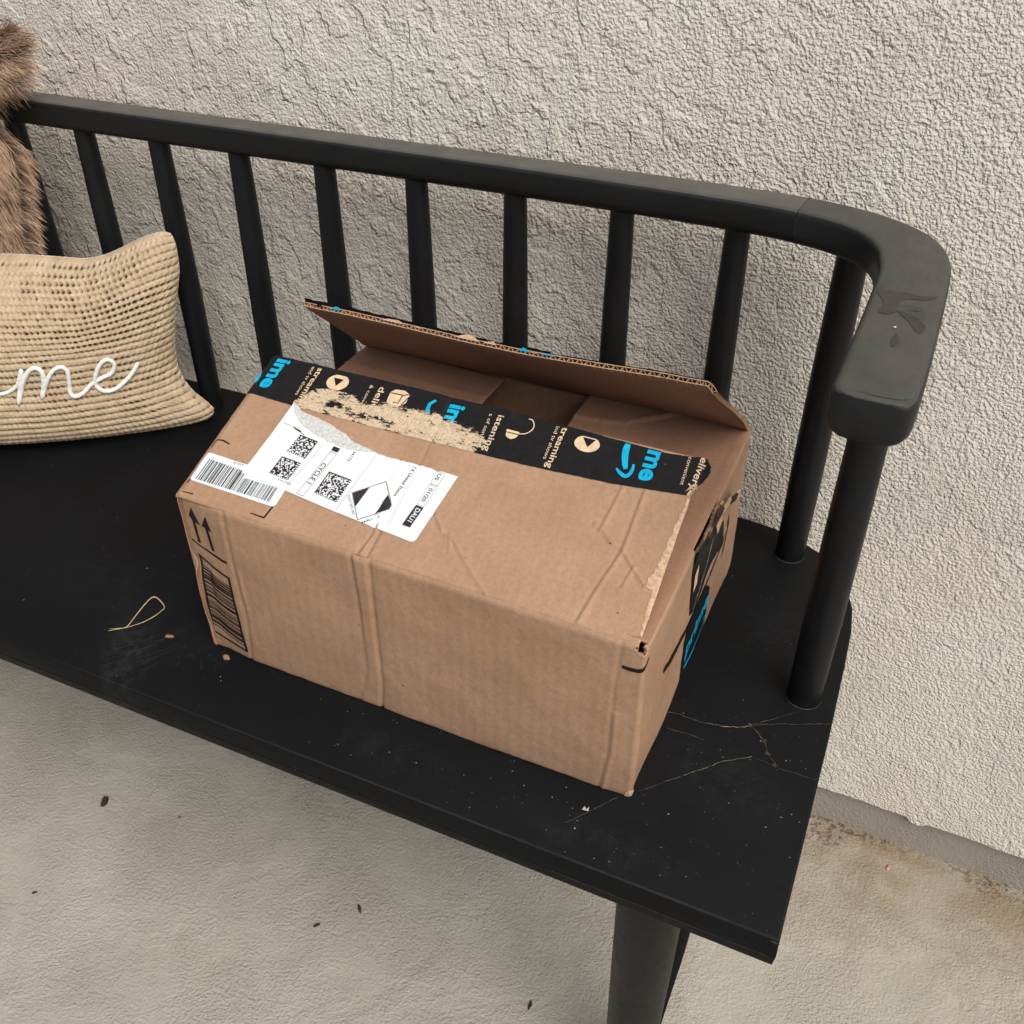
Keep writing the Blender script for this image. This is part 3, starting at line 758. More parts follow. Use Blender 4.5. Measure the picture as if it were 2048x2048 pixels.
UU, TT = np.meshgrid(uu, vv, indexing='ij')
# torn right-hand end
endu = np.interp(TT, [0, .10, .16, .22, .30, .45, .60, .75, .90, 1], [392, 392.2, 393.5, 396, 398.8, 400.5, 401.2, 400.8, 397.5, 396.2]) + .5 * vnoise(TT * 25, TT * 0 + 1, 4, 2)
UU = np.where(UU > 380, 380 + (UU - 380) / 17 * (endu - 380), UU)
VB = np.interp(UU, *zip(*tb)) + .25 * vnoise(UU / 3, UU * 0, 5, 2); VF = np.interp(UU, *zip(*tf)) + .25 * vnoise(UU / 4, UU * 0 + 4, 6, 2)
VV = VF + (VB - VF) * TT
P = flap_fn(UU / 1000, VV / 1000, np.full(UU.shape, .00045))
P[..., 2] -= np.where(UU < .5, (.5 - UU) / 1000 * .8, 0)
tape = grid_mesh("tape", P, np.stack([UU, VV], -1) / 1000, None, [M['tape']], front_flap, {"wear": wear_fn(UU, VV)})
a = Art(.003); h = .00075
B_, T_ = 0, 1
a.text("ime", (7.6, 157.6), (7.6, 123.4), 20.0, B_, h, .035)
a.poly([(-1, 133), (-1, 140), (1.4, 136), (2.2, 131), (.5, 127.5), (-1, 128.5)], B_, h)
a.text("streaming", (49.6, 157.6), (49.8, 114.6), 7.6, T_, h, .012); a.text("and tv shows", (43.4, 157.2), (44.8, 124.2), 4.6, T_, h)
def disc(cx, cy, rx, ry, mat, n=22, cut=None):
    P = [(cx + rx * math.cos(t), cy + ry * math.sin(t)) for t in np.linspace(0, 2 * math.pi, n, endpoint=False)]
    if cut: P = [(x, min(y, cut)) for x, y in P]
    a.poly(P, mat, h)
disc(74.6, 147.6, 10.2, 9.0, T_, 24, 155.6); a.poly([(68.8, 151.6), (78.6, 151.6), (75.2, 143.0)], 2, h + .0002)
a.text("delivery", (113.6, 153.8), (114.9, 112.6), 8.2, T_, h, .012); a.text("& convenient", (104.4, 153.2), (106.8, 116.0), 4.6, T_, h)
a.poly([(125.0, 150.6), (128.0, 154.6), (137.0, 155.4), (143.0, 152.6), (143.4, 143.6), (139.0, 138.4), (130.0, 137.3), (126.4, 141)], T_, h)
a.line([(125.4, 150.2), (137.4, 150.4), (142.9, 152.6)], .9, 2, h + .0002); a.line([(137.4, 150.4), (136.8, 141.5), (132, 141.8)], .9, 2, h + .0002); a.line([(139.8, 139.0), (143.2, 149.6)], .8, 2, h + .0002)
a.line([(167.5, 153.4), (163.8, 149.0), (164.0, 144.0), (166.4, 138.8)], [2.2, 3.4, 3.6, 3.8], B_, h)
a.text("im", (181.0, 154.0), (181.6, 132.5), 20.0, B_, h, .035)
a.text("istening", (224.6, 153.8), (225.6, 118.4), 7.8, T_, h, .012); a.text("s of songs", (216.8, 153.0), (218.4, 126.2), 4.6, T_, h)
a.poly(rrect([(236.6, 142.8), (247.6, 142.8), (247.6, 140.6), (236.6, 140.6)], .5, 3), T_, h); a.poly([(237.2, 139.7), (247.6, 139.7), (246.6, 136.6), (243.4, 134.6), (240, 135.2), (237.8, 137.0)], T_, h)
a.line([tuple(p) for p in catmull([(247.4, 141.0), (252.6, 142.8), (256.0, 146.6), (256.8, 151.4), (253.6, 156.4), (250.0, 156.8)], 5)], .9, T_, h)
a.text("treaming", (279.4, 157.2), (279.6, 117.8), 7.6, T_, h, .012); a.text("ind tv shows", (273.9, 156.6), (274.8, 124.8), 4.6, T_, h)
disc(303.4, 147.4, 10.3, 7.6, T_, 24, 153.6); a.poly([(298.2, 152.4), (309.0, 152.4), (304.7, 144.4)], 2, h + .0002)
a.line([tuple(p) for p in catmull([(334.2, 156.2), (334.4, 150.5), (335.6, 144.5), (337.6, 138.4), (339.6, 133.8)], 4)], [4.0, 4.6, 5.0, 5.2, 5.3, 5.3, 5.3, 5.2, 5.1, 5.0, 4.8, 4.6, 4.4, 4.1, 3.8, 3.4, 3.0], B_, h)
a.line([tuple(p) for p in catmull([(332.6, 132.6), (336.6, 129.4), (341.6, 127.6), (344.2, 131.0), (344.8, 135.4), (344.2, 139.6)], 4)], [1.4, 1.9, 2.3, 2.6, 2.8, 3.0, 3.2, 3.3, 3.3, 3.3, 3.2, 3.1, 3.0, 2.9, 2.8, 2.6, 2.4, 2.2, 2.0, 1.8, 1.4], B_, h)
a.text("me", (351.4, 155.6), (351.6, 127.8), 20.0, B_, h, .035)
a.text("convenient", (382.2, 157.4), (382.8, 132.2), 4.6, T_, h); a.text("elivery", (391.4, 160.0), (390.4, 130.4), 7.6, T_, h, .012)
a.poly([(366, 146.0), (367.2, 147.6), (367.9, 146.2), (367.0, 144.9)], 3, h)
a.build("tape_print", flap_fn, [M['tapeb'], M['tapet'], M['tape'], M['scuff']], front_flap, wear_fn)
# paper shreds at the torn end of the tape
bm = bmesh.new()
for p in ([(388.5, 127.5, .001), (391, 132, .003), (393.5, 134.5, .004), (392.4, 131, .002)], [(392.5, 129, .001), (395.5, 133.5, .006), (399.5, 128.0, .005), (396.4, 131.0, .004)], [(390.0, 125.0, .001), (392.0, 129.6, .003), (393.2, 128.2, .002), (391.6, 124.4, .001)]):
    q = flap_fn(np.array([c[0] for c in p]) / 1000, np.array([c[1] for c in p]) / 1000, np.array([c[2] for c in p]))
    vs = [bm.verts.new(x) for x in q]; bm.faces.new(vs)
bm_obj("tape_shreds", bm, M['kraft'], front_flap)

# side flaps -----------------------------------------------------------------
def quadpatch(name, c, nu, nv, disp, mats, parent, thick=.003, edge=None, uvscale=None):
    """c = four corners: (0,0) (1,0) (1,1) (0,1)"""
    c = [np.array(p, float) for p in c]; u = np.linspace(0, 1, nu); v = np.linspace(0, 1, nv); U, V = np.meshgrid(u, v, indexing='ij')
    P = (c[0] * (1 - U[..., None]) + c[1] * U[..., None]) * (1 - V[..., None]) + (c[3] * (1 - U[..., None]) + c[2] * U[..., None]) * V[..., None]
    w = np.linalg.norm(c[1] - c[0]); hh = np.linalg.norm(c[3] - c[0])
    if edge is not None: P = P + edge(U, V)
    N = normals(P); P = P + N * disp(U * w, V * hh)[..., None]
    o = grid_mesh(name, P, np.stack([U * w, V * hh], -1), None, mats, parent)
    s = solid(o, thick); s.material_offset = 1 if len(mats) > 1 else 0; s.material_offset_rim = 2 if len(mats) > 2 else 0
    return o
zt = Z0
def dR(u, v):
    U, V = u * 1000, v * 1000
    d = .0008 * vnoise(U / 50, V / 50, 31, 2)
    t = pdist(U, V, [(156, 250), (132, 250), (115, 253), (106, 256), (89, 270), (74, 283), (64, 292)]); d += .0013 * np.exp(-(t / 1.6) ** 2) + .0022 * np.exp(-np.clip(t, 0, 99) / 9) * (V > np.interp(U, [64, 89, 115, 156], [292, 270, 253, 250]))
    d -= .0012 * np.clip(1 - U / 5, 0, 1) ** 2
    return d
rfl = quadpatch("side_flap", [(-.1150, .479, zt - .4640), (-.266, .484, zt - .4670), (-.266, .773, zt - .4560), (-.1150, .777, zt - .4568)], 110, 150, lambda u, v: -dR(u, v), [M['card'], M['cardin'], M['cardedge']], box)
lfl = quadpatch("side_flap", [(-.5145, .479, zt - .4560), (-.357, .484, zt - .4600), (-.357, .773, zt - .4585), (-.5145, .777, zt - .4555)], 60, 90, lambda u, v: .0008 * vnoise(u * 20, v * 20, 41, 2) + .0011 * np.exp(-((v - .255) / .002) ** 2), [M['cardin'], M['card'], M['cardedge']], box)
for o, flip in ((rfl, True), (lfl, False)):
    pass
# small printed mark on the right side flap
a = Art(.01)
r_ = random.Random(9)
for k in range(16):
    x = -.198 + r_.uniform(-.006, .006); y = .688 + r_.uniform(-.010, .010); a.line(mm([(x, y), (x + r_.uniform(-.004, .004), y + r_.uniform(-.003, .003))]), .7, 0)
a.build("printed_mark", lambda x, y, h: np.stack([x, y, np.full(x.shape, zt - .4575) + (y - .68) * .03 + .0006 + h], -1), [M['ink']], box)

# back flap, standing up and leaning over the opening ------------------------------
bh0, bh1 = (-.512, .7755, zt - .4585), (-.1145, .7755, zt - .4610)
bf0, bf1 = (-.5085, .6630, zt - .3640), (-.1195, .6630, zt - .3625)
def bedge(U, V):
    e = np.zeros(U.shape + (3,))
    # right end is bevelled, the hinge stays full width
    e[..., 0] = -.012 * np.clip((U - .94) / .06, 0, 1) * sstep(V, .35, 1.) * .9 + .0035 * np.clip(1 - U / .05, 0, 1) * V
    sag = np.sin(U * np.pi) * V
    e[..., 2] = -.0035 * sag + .0012 * np.sin(U * 9) * V; e[..., 1] = .002 * sag
    e[..., 2] += -.006 * np.clip((U - .965) / .035, 0, 1) ** 2 * V
    return e
cc = [np.array(p) for p in (bh0, bh1, bf1, bf0)]
nu, nv = 200, 40
U, V = np.meshgrid(np.linspace(0, 1, nu), np.linspace(0, 1, nv), indexing='ij')
PB = (cc[0] * (1 - U[..., None]) + cc[1] * U[..., None]) * (1 - V[..., None]) + (cc[3] * (1 - U[..., None]) + cc[2] * U[..., None]) * V[..., None] + bedge(U, V)
NB = normals(PB)                     # points towards the outside (up and back) or inside; fix the sign
if NB[100, 20, 2] < 0: NB = -NB
PB = PB + NB * (.0006 * vnoise(U * 8, V * 3, 51, 2) - .0008 * np.exp(-(V - .12) ** 2 / .0006))[..., None]
bw = np.linalg.norm(cc[1] - cc[0]); bhh = np.linalg.norm(cc[3] - cc[0])
uvb = np.stack([U * bw, V * bhh], -1)
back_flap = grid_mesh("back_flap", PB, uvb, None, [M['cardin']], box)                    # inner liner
PO = PB + NB * .0034
def sub(name, P, uv, mats, parent, **k): return grid_mesh(name, P, uv, None, mats, parent, **k)
sub("outer_liner", PO, uvb, [M['card']], back_flap)
# the fluted medium seen end-on along the free edge
per = .0078; Lx = bw; n = int(Lx / per * 6); s = np.linspace(0, 1, n); tri = np.abs(((s * Lx / per) % 1) * 2 - 1)
tri = sstep(tri, .12, .88); ui = s * (nu - 1); i0 = np.clip(ui.astype(int), 0, nu - 2); fr = (ui - i0)[:, None]
rows = []
for vj in (nv - 1, nv - 4, nv - 8):
    pa = PB[i0, vj] * (1 - fr) + PB[i0 + 1, vj] * fr; na = NB[i0, vj]; rows.append(pa + na * (tri * .0034)[:, None])
P = np.stack(rows, 1); fl = sub("fluting", P, np.stack([np.stack([s * Lx] * 3, 1), np.zeros((n, 3)) + np.array([0, .01, .02])], -1), [M['cardedge']], back_flap)
solid(fl, .00035, 0)
for src, nm in ((PB, 0), (PO, 1)):   # cut rims of the two liners
    e = src[:, -1]; nrm = NB[:, -1]; outv = (src[:, -1] - src[:, -2]); outv /= np.linalg.norm(outv, axis=1, keepdims=True)
    jag = (.00035 * vnoise(np.arange(nu) / 1.5, np.zeros(nu), 60 + nm, 2))[:, None]
    P = np.stack([e - nrm * .0003 + outv * jag, e + nrm * .0003 + outv * (jag + .0002)], 1)
    sub("liner_rim", P, np.zeros((nu, 2, 2)) + 0.01, [M['kraft']], back_flap)
# end caps of the flap on the left (delaminated) and the right (bevelled)
for end in (0, -1):
    P = np.stack([PB[end], PO[end]], 1); sub("flap_end", P, np.zeros((nv, 2, 2)), [M['cardedge']], back_flap)
# black tape folded over the outside of the back flap, with torn edge
TTn = 14; e = PO[:, -1]; outv = (PO[:, -1] - PO[:, -2]); outv /= np.linalg.norm(outv, axis=1, keepdims=True)
jag = .0026 + .0010 * vnoise(np.linspace(0, 60, nu), np.zeros(nu), 71, 3) + .0014 * np.clip(1 - np.linspace(0, 1, nu) / .55, 0, 1); jag = np.clip(jag, .0, .0045)
jag = np.where(np.linspace(0, 1, nu) > .62, np.minimum(jag, .0010), jag)
curl = np.clip(jag * .75 + .0007 * vnoise(np.linspace(0, 25, nu), np.zeros(nu), 77, 3), 0.0001, .0032)
rows = [e + NB[:, -1] * (.0006 + curl)[:, None] - outv * .0004]
for k in range(1, 14): rows.append(PO[:, nv - 1 - k] + NB[:, nv - 1 - k] * .0006)
P = np.stack(rows, 1); uvt = np.stack([np.repeat(np.linspace(0, bw, nu)[:, None], 14, 1), np.repeat(np.linspace(.16, .115, 14)[None], nu, 0)], -1)
w = -.2 + .35 * vnoise(uvt[..., 0] * 60, uvt[..., 1] * 60, 73, 2)
sub("tape", P, uvt, [M['tape']], back_flap, attr={"wear": w})
bm = bmesh.new(); r_ = random.Random(4)
def lipat(t, off=0, up=0):
    i = min(nu - 1, max(0, int(t * (nu - 1)))); return Vector(PO[i, -1] + outv[i] * off + NB[i, -1] * up)
for t0, t1, hgt, mt in ((.22, .275, .0035, 0), (.305, .32, .002, 0), (.40, .46, .0045, 0), (.47, .50, .003, 0), (.09, .115, .003, 1), (.55, .575, .0035, 1), (.60, .635, .0016, 1), (.58, .60, .001, 0), (.04, .07, .0016, 2)):
    n = 8; lo = [bm.verts.new(lipat(t0 + (t1 - t0) * k / n, .0008, -.0012)) for k in range(n + 1)]
    hi = [bm.verts.new(lipat(t0 + (t1 - t0) * k / n, .0010, -.0012 + hgt * .95 * math.sin(math.pi * (k + .3) / (n + .6)) * r_.uniform(.6, 1.1))) for k in range(n + 1)]
    for k in range(n): f = bm.faces.new((lo[k], lo[k + 1], hi[k + 1], hi[k])); f.material_index = mt
bm_obj("tape_shreds", bm, [M['kraft'], M['blue'], M['tape']], back_flap)

# prints on the carton body ----------------------------------------------------------
a = Art(.004)
a.line([(15.0, 116.5), (14.0, 140)], 3.0, 0); a.poly([(14.6, 151.5), (9.6, 141.5), (13.4, 137.5), (20.8, 136.2)], 0)
a.line([(29.2, 113.6), (27.6, 136)], 3.2, 0); a.poly([(29.6, 148.5), (22.8, 136.5), (33, 134.0)], 0)
a.line([(6, 116.8), (16, 112.6), (28, 109.4), (38, 107.4), (43, 107.4)], [1.8, 1.6, 2.2, 2.8, 2.4], 0)
bl, br = (3.5, 101, 44, 90), 0
a.line([(10.2, 102.5), (8.4, 60), (4.6, 15.5)], 2.6, 0); a.line([(41.6, 92), (41.8, 50), (43.2, 9.0)], 2.6, 0)
a.line([(9.2, 101.5), (24, 95.0), (42.6, 91)], 2.4, 0); a.line([(4.0, 15.5), (22, 12.4), (44, 9.2)], 2.2, 0)
r_ = random.Random(21); z = 91.
while z > 24:
    w = r_.choice([.8, 1.0, 1.3, 1.9, 2.5]); l = 9.4 - (100 - z) * .055
    a.line([tuple(p) for p in catmull([(l + 1.0, z - 0), (l + 10, z - 1.2), (22, z - 4.5), (31, z - 8), (41.6, z - 9.6)], 3)], w, 0); z -= w + r_.choice([.7, .9, 1.2, 1.6])
a.line([(385.3, 137.0), (391, 136.4), (397, 136.8), (402, 139), (406, 142.5), (409, 147)], [3.0, 3.8, 3.8, 3.6, 3.2, 1.6], 0)
for x, y in ((205, 38), (110, 82), (150, 60), (226, 24), (300, 110)): a.poly([(x + .8 * math.cos(t), y + .7 * math.sin(t)) for t in np.linspace(0, 5.5, 7)], 0 if x == 205 else 1)
a.build("printed_markings", body_fn, [M['ink'], M['cardedge']], body)

S = 402
a = Art(.004)
# curved arrow of the printed logo, running under the tape
a.line([tuple(p) for p in catmull([(S + 53, 89.5), (S + 72, 81), (S + 100, 75.5), (S + 130, 73), (S + 165, 76), (S + 205, 84), (S + 236, 92)], 6)], [2.5] + [6.5] * 5 + [9.5] * 8 + [8.0] * 8 + [5.5] * 8 + [3.2] * 5 + [1.8] * 2, 0, .0003)
a.poly([(S + 238, 112), (S + 246, 96), (S + 243, 76), (S + 236, 62), (S + 238, 82), (S + 240, 94), (S + 234, 103)], 0, .0003)
a.line([(S + 226, 94), (S + 232, 78), (S + 233, 66)], [.6, 1.6, .8], 0, .0003)
a.build("printed_arrow", body_fn, [M['ink']], body)
# tape wrapped down the right side
r_ = random.Random(8)
a = Art(.003)
up = [(S + 117, 157), (S + 128, 150), (S + 140, 148), (S + 150, 140), (S + 166, 139), (S + 184, 137), (S + 196, 131), (S + 212, 122), (S + 216, 112), (S + 221, 96), (S + 214, 88), (S + 200, 96), (S + 190, 98), (S + 178, 99), (S + 168, 94), (S + 160, 88), (S + 152, 84), (S + 140, 80), (S + 122, 87), (S + 117, 110), (S + 116, 136)]
a.poly([(x + r_.uniform(-.4, .4), y + r_.uniform(-.4, .4)) for x, y in up], 0, .0009)
lowt = [(S + 122, 74), (S + 140, 75), (S + 158, 77), (S + 170, 78), (S + 181, 74), (S + 196, 60), (S + 200, 20), (S + 202, 1), (S + 124, 1), (S + 122, 40)]
a.poly(lowt, 0, .0009)
for k in range(20):
    t = k / 19; x = S + 166 + 26 * (t - .5) * 2 * .5; a.line([(S + 128 + t * 44, 80 + 46 * t + r_.uniform(-1.5, 1.5)), (S + 131 + t * 44, 84 + 46 * t + r_.uniform(-2, 2))], [.5, .9], 1, .0012)
a.text("prime", (S + 129, 34), (S + 197, 42), 25, 2, .0013, .04)
a.line([tuple(p) for p in catmull([(S + 130, 20), (S + 142, 16), (S + 162, 13), (S + 182, 16), (S + 196, 24)], 4)], [1.5, 3.4, 4, 4.2, 4.2, 4.2, 4.2, 4, 4, 4, 3.6, 3.2, 3, 2.6, 2.2, 1.6, 1.2], 2, .0013)
a.line([(S + 187, 28), (S + 196, 26.5), (S + 198.5, 18)], [1.4, 3.0, 1.2], 2, .0013)
side_tape = a.build("side_tape", body_fn, [M['tape'], M['tapet'], M['blue']], body)
# lifted shreds where the tape was ripped off the ridge
bm = bmesh.new()
def sidept(y, v, out): 
    q = body_fn(np.array([(S + y) / 1000]), np.array([min(v, 158) / 1000]), np.array([.0012 + out * .4 / 1000]))[0]; return Vector(q)
def shred(pts, mt):
    vs = [bm.verts.new(sidept(*p)) for p in pts]; f = bm.faces.new(vs); f.material_index = mt
shred([(117, 150, 1), (124, 156, 3), (136, 160, 5), (150, 157, 6), (147, 150, 4), (132, 146, 3), (120, 142, 2)], 2)
shred([(160, 152, 3), (172, 158, 7), (184, 157, 9), (192, 149, 8), (186, 142, 4), (170, 144, 3)], 0)
shred([(150, 147, 3), (158, 154, 6), (160, 146, 5), (154, 138, 3)], 2)
shred([(190, 150, 5), (200, 156, 12), (206, 150, 14), (202, 142, 8), (194, 142, 4)], 1)
shred([(206, 150, 10), (216, 150, 16), (226, 143, 18), (224, 137, 14), (214, 138, 8)], 0)
shred([(222, 146, 12), (232, 144, 18), (229, 137, 17), (222, 140, 12)], 1)
shred([(178, 140, 2), (188, 146, 6), (192, 136, 6), (184, 128, 3)], 1)
shred([(120, 132, 2), (126, 140, 4), (124, 122, 4), (118, 116, 2)], 1)
shred([(184, 164, 1), (190, 161, 3), (197, 152, 3), (201, 140, 2), (196, 148, 1)], 1)
bm_obj("tape_shreds", bm, [M['tape'], M['kraft'], M['tape']], body)
# pale crushed fibre around the corner hole and bottom corner
a = Art(.002)
ring = [(399 + 5.6 * math.cos(t) * random.uniform(.9, 1.1), 156.2 + 4.4 * math.sin(t) * random.uniform(.9, 1.1)) for t in np.linspace(math.pi, 2 * math.pi, 12)]
rin = [(399 + 4.2 * math.cos(t), 156.2 + 2.9 * math.sin(t)) for t in np.linspace(2 * math.pi, math.pi, 12)]
a.poly(ring + rin, 0, .0005)
a.poly([(397, 0.3), (404, .3), (404.5, 6), (402, 9), (399, 8), (397.5, 5)], 0, .0006)
a.build("crushed_corner", body_fn, [M['kraft']], body)

# ------------------------------------------------------------------ knitted pillow
def mat_knit():
    k = NT("knit_yarn", .8, .25); uv = k.coord("UV")
    a = k.noise(uv, 60, 4, .6); b = k.noise(k.map(uv, (1, 3, 1)), 420, 3, .7)
    col = k.ramp(a, [(.3, (.37, .29, .195)), (.5, (.46, .37, .26)), (.7, (.53, .435, .32))])
    col = k.mix(k.math('MULTIPLY', k.sm(b, .4, .7), .35), col, (.33, .215, .12))
    at = k.n("Attribute"); at.attribute_name = "hole"     # stitch gaps: their recess shade is painted in as dark brown
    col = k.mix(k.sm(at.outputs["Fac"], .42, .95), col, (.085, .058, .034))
    return k.fin(col, None, k.bump(b, .0006, .5))
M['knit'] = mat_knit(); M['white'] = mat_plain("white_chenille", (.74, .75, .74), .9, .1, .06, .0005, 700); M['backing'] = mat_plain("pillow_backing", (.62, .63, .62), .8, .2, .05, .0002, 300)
PBR, PTR = np.array([-.748, .802, SEAT + .007]), np.array([-.757, .792, Z0 - .3745])
PBL, PTL = np.array([-1.180, .560, SEAT + .006]), np.array([-1.195, .650, Z0 - .3950])
PCEN = (PBR + PTR + PBL + PTL) / 4
pillow = empty("knit_pillow", (PCEN[0], PCEN[1], SEAT))
tag(pillow, "tan chunky knit lumbar pillow with white script lettering, leaning against the bench spindles", "pillow")
pu = (PBR - PBL); pu /= np.linalg.norm(pu); pn = np.cross(pu, PTR - PBR); pn /= np.linalg.norm(pn)
if pn[1] > 0: pn = -pn
pvv = np.cross(pn, pu); pvv = pvv if pvv[2] > 0 else -pvv
def pillow_surf(s, t, side=1):
    s = np.asarray(s, float); t = np.asarray(t, float)
    S_, T_ = s[..., None], t[..., None]
    P = (PBL * (1 - S_) + PBR * S_) * (1 - T_) + (PTL * (1 - S_) + PTR * S_) * T_
    es = np.interp(t, [0, .05, .10, .16, .24, .32, .42, .6, .8, 1], [0, .15, .42, .75, .96, 1., .92, .62, .2, 0])
    et = np.sin(np.pi * s) ** .75
    # seams pulled in between the four ears
    P = P - pu * ((s - .5) * 2 * .040 * np.clip(es, 0, 1))[..., None]
    dip = sstep(1 - np.abs(s - .5) * 2, 0, .52)
    P = P - pvv * (np.clip((t - .5) * 2, 0, 1) * (.040 * dip - .012 * np.sin(np.pi * s) ** 2))[..., None]
    P = P + pn * (np.clip((.35 - t) / .35, 0, 1) * .030 * et)[..., None]
    cr_ = (np.clip(np.abs(s - .5) * 2, 0, 1) ** 14) * (np.clip(np.abs(t - .5) * 2, 0, 1) ** 9)
    lo_ = np.where(t < .5, 2.3, 1.)
    P = P - pu * (np.sign(s - .5) * .007 * lo_ * cr_)[..., None] - pvv * (np.sign(t - .5) * .005 * cr_)[..., None]
    b = (np.clip(4 * s * (1 - s), 0, 1) ** .55) * (np.clip(4 * t * (1 - t), 0, 1) ** .55)
    th = .075 * b if side > 0 else -.040 * b
    return P + pn * np.asarray(th)[..., None]
nu, nv = 900, 540
s, t = np.meshgrid(np.linspace(.0, 1, nu), np.linspace(0, 1, nv), indexing='ij')
P = pillow_surf(s, t); N = normals(P)
if N[300, 200] @ pn < 0: N = -N
PW, PHt = .52, .245
x = s * PW * 1000; y = t * PHt * 1000
row, st = 8.6, 7.4
yy = y + .9 * vnoise(x / 30, y / 30, 81, 2); xx = x + 1.5 * vnoise(x / 18, y / 18, 82, 2) + .9 * vnoise(x / 4, y / 7, 87, 1)
r = yy / row; ri = np.floor(r); fa = r - ri; q = (xx + (ri % 2) * st * .5) / st; fb_ = q - np.floor(q)
ridge = np.abs(np.sin(np.pi * fa)) ** .6
strand = .5 + .5 * np.cos(2 * np.pi * (fb_ - .35 * (fa - .5)))          # slanted stitches along the row
rb = np.round(r); qb = (xx + (rb % 2) * st * .5) / st + .25 * (r - rb)
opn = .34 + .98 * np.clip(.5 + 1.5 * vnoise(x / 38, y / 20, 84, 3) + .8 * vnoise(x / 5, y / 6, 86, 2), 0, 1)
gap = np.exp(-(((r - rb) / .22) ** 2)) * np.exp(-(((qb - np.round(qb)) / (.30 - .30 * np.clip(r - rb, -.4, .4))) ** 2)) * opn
sec = np.exp(-(((fa - .5) / .10) ** 2)) * .35
h = .0011 * ridge + .0009 * strand * ridge - .0050 * gap - .0007 * sec + .0003 * vnoise(x / 1.6, y / 1.1, 85, 2)
edge = np.clip(np.minimum(np.minimum(s, 1 - s) * 25, np.minimum(t, 1 - t) * 18), 0, 1)
h = h * (.45 + .55 * edge)
P = P + N * (h * (1 - np.where((s < .0) | (s > 1), 1, 0)))[..., None]
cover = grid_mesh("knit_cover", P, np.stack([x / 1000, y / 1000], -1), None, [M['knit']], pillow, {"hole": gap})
s2, t2 = np.meshgrid(np.linspace(0, 1, 60), np.linspace(0, 1, 40), indexing='ij')
Pb = pillow_surf(s2, t2, -1)
out = ((s2 - .5) * 2)[..., None] * pu * .0001 + ((t2 - .5) * 2)[..., None] * pvv * .0004
grid_mesh("backing", Pb + out, np.stack([s2, t2], -1), None, [M['backing']], pillow)
solid(bpy.data.objects["backing"], .0009, 0)
def script_lettering():
    strokes = [[(0.4826, 0.3755), (0.5166, 0.3428), (0.5422, 0.3413), (0.5687, 0.3505), (0.5959, 0.3838), (0.6089, 0.4296), (0.618, 0.4679)],
               [(0.618, 0.4679), (0.6059, 0.3923), (0.5885, 0.2858)],
               [(0.5889, 0.2887), (0.6127, 0.3914), (0.6375, 0.4565), (0.6584, 0.4667), (0.6704, 0.4363), (0.6672, 0.3832), (0.6542, 0.3061)],
               [(0.6542, 0.3061), (0.6739, 0.3819), (0.6977, 0.4437), (0.7204, 0.4616), (0.7355, 0.4389), (0.7352, 0.3884), (0.7314, 0.3293), (0.7399, 0.3004), (0.7647, 0.3121), (0.79, 0.3498), (0.8204, 0.3761), (0.8462, 0.3925), (0.8569, 0.4327), (0.8447, 0.4651), (0.8267, 0.4592), (0.8112, 0.4179), (0.8007, 0.363), (0.8062, 0.3241), (0.8257, 0.302), (0.8562, 0.3121), (0.8871, 0.3513), (0.9054, 0.388), (0.917, 0.4201)]]
    for pts, r in zip(strokes, (.0022, .0027, .0027, .0025)):
        bm = bmesh.new(); Q = catmull(pts, 8); S_ = np.array([q[0] for q in Q]); T_ = np.array([q[1] for q in Q])
        P_ = pillow_surf(S_, T_) + pn * .0016
        n_ = len(P_); rr = [r * (1 + .06 * math.sin(k * 1.7)) * min(1, .55 + .25 * min(k, n_ - 1 - k)) for k in range(n_)]
        tube(bm, P_, rr, 12); bm_obj("lettering", bm, M['white'], pillow, True)
script_lettering()

# ------------------------------------------------------------------ fur cushion
M['fur'] = None
k = NT("fur_strand", .7, .3); a_ = k.n("Attribute"); a_.attribute_name = "tone"
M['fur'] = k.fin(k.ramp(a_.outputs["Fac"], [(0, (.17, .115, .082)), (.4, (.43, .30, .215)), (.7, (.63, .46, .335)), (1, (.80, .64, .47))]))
M['furbase'] = mat_plain("fur_backing", (.10, .065, .045), .95, .1, .3, .001, 200)
FC = dict(BR=np.array([-1.000, .775, SEAT + .03]), TR=np.array([-.930, .805, Z0 - .190]), BL=np.array([-1.40, .775, SEAT + .03]), TL=np.array([-1.40, .80, Z0 - .18]))
fur = empty("fur_cushion", (-1.17, .78, SEAT))
tag(fur, "shaggy brown faux-fur cushion propped against the bench back behind the knit pillow", "cushion")
fn_ = np.array([0, -1, .15]); fn_ /= np.linalg.norm(fn_)
def fur_surf(s, t, side=1):
    S_, T_ = s[..., None], t[..., None]
    P = (FC['BL'] * (1 - S_) + FC['BR'] * S_) * (1 - T_) + (FC['TL'] * (1 - S_) + FC['TR'] * S_) * T_
    pinch = .026 * np.sin(np.pi * t) ** 2 + .058 * np.exp(-((t - .775) / .065) ** 2)
    P[..., 0] -= (s - .5) * 2 * pinch
    P[..., 2] -= np.clip(t - .5, 0, 1) * 2 * .02 * np.sin(np.pi * s)
    b = (np.clip(4 * s * (1 - s), 0, 1) ** .5) * (np.clip(4 * t * (1 - t), 0, 1) ** .5)
    return P + fn_ * ((.10 if side > 0 else -.02) * b)[..., None]
s3, t3 = np.meshgrid(np.linspace(0, 1, 80), np.linspace(0, 1, 80), indexing='ij')
grid_mesh("cushion_cover", fur_surf(s3, t3), np.stack([s3, t3], -1), None, [M['furbase']], fur)
grid_mesh("cushion_back", fur_surf(s3, t3, -1), np.stack([s3, t3], -1), None, [M['furbase']], fur)
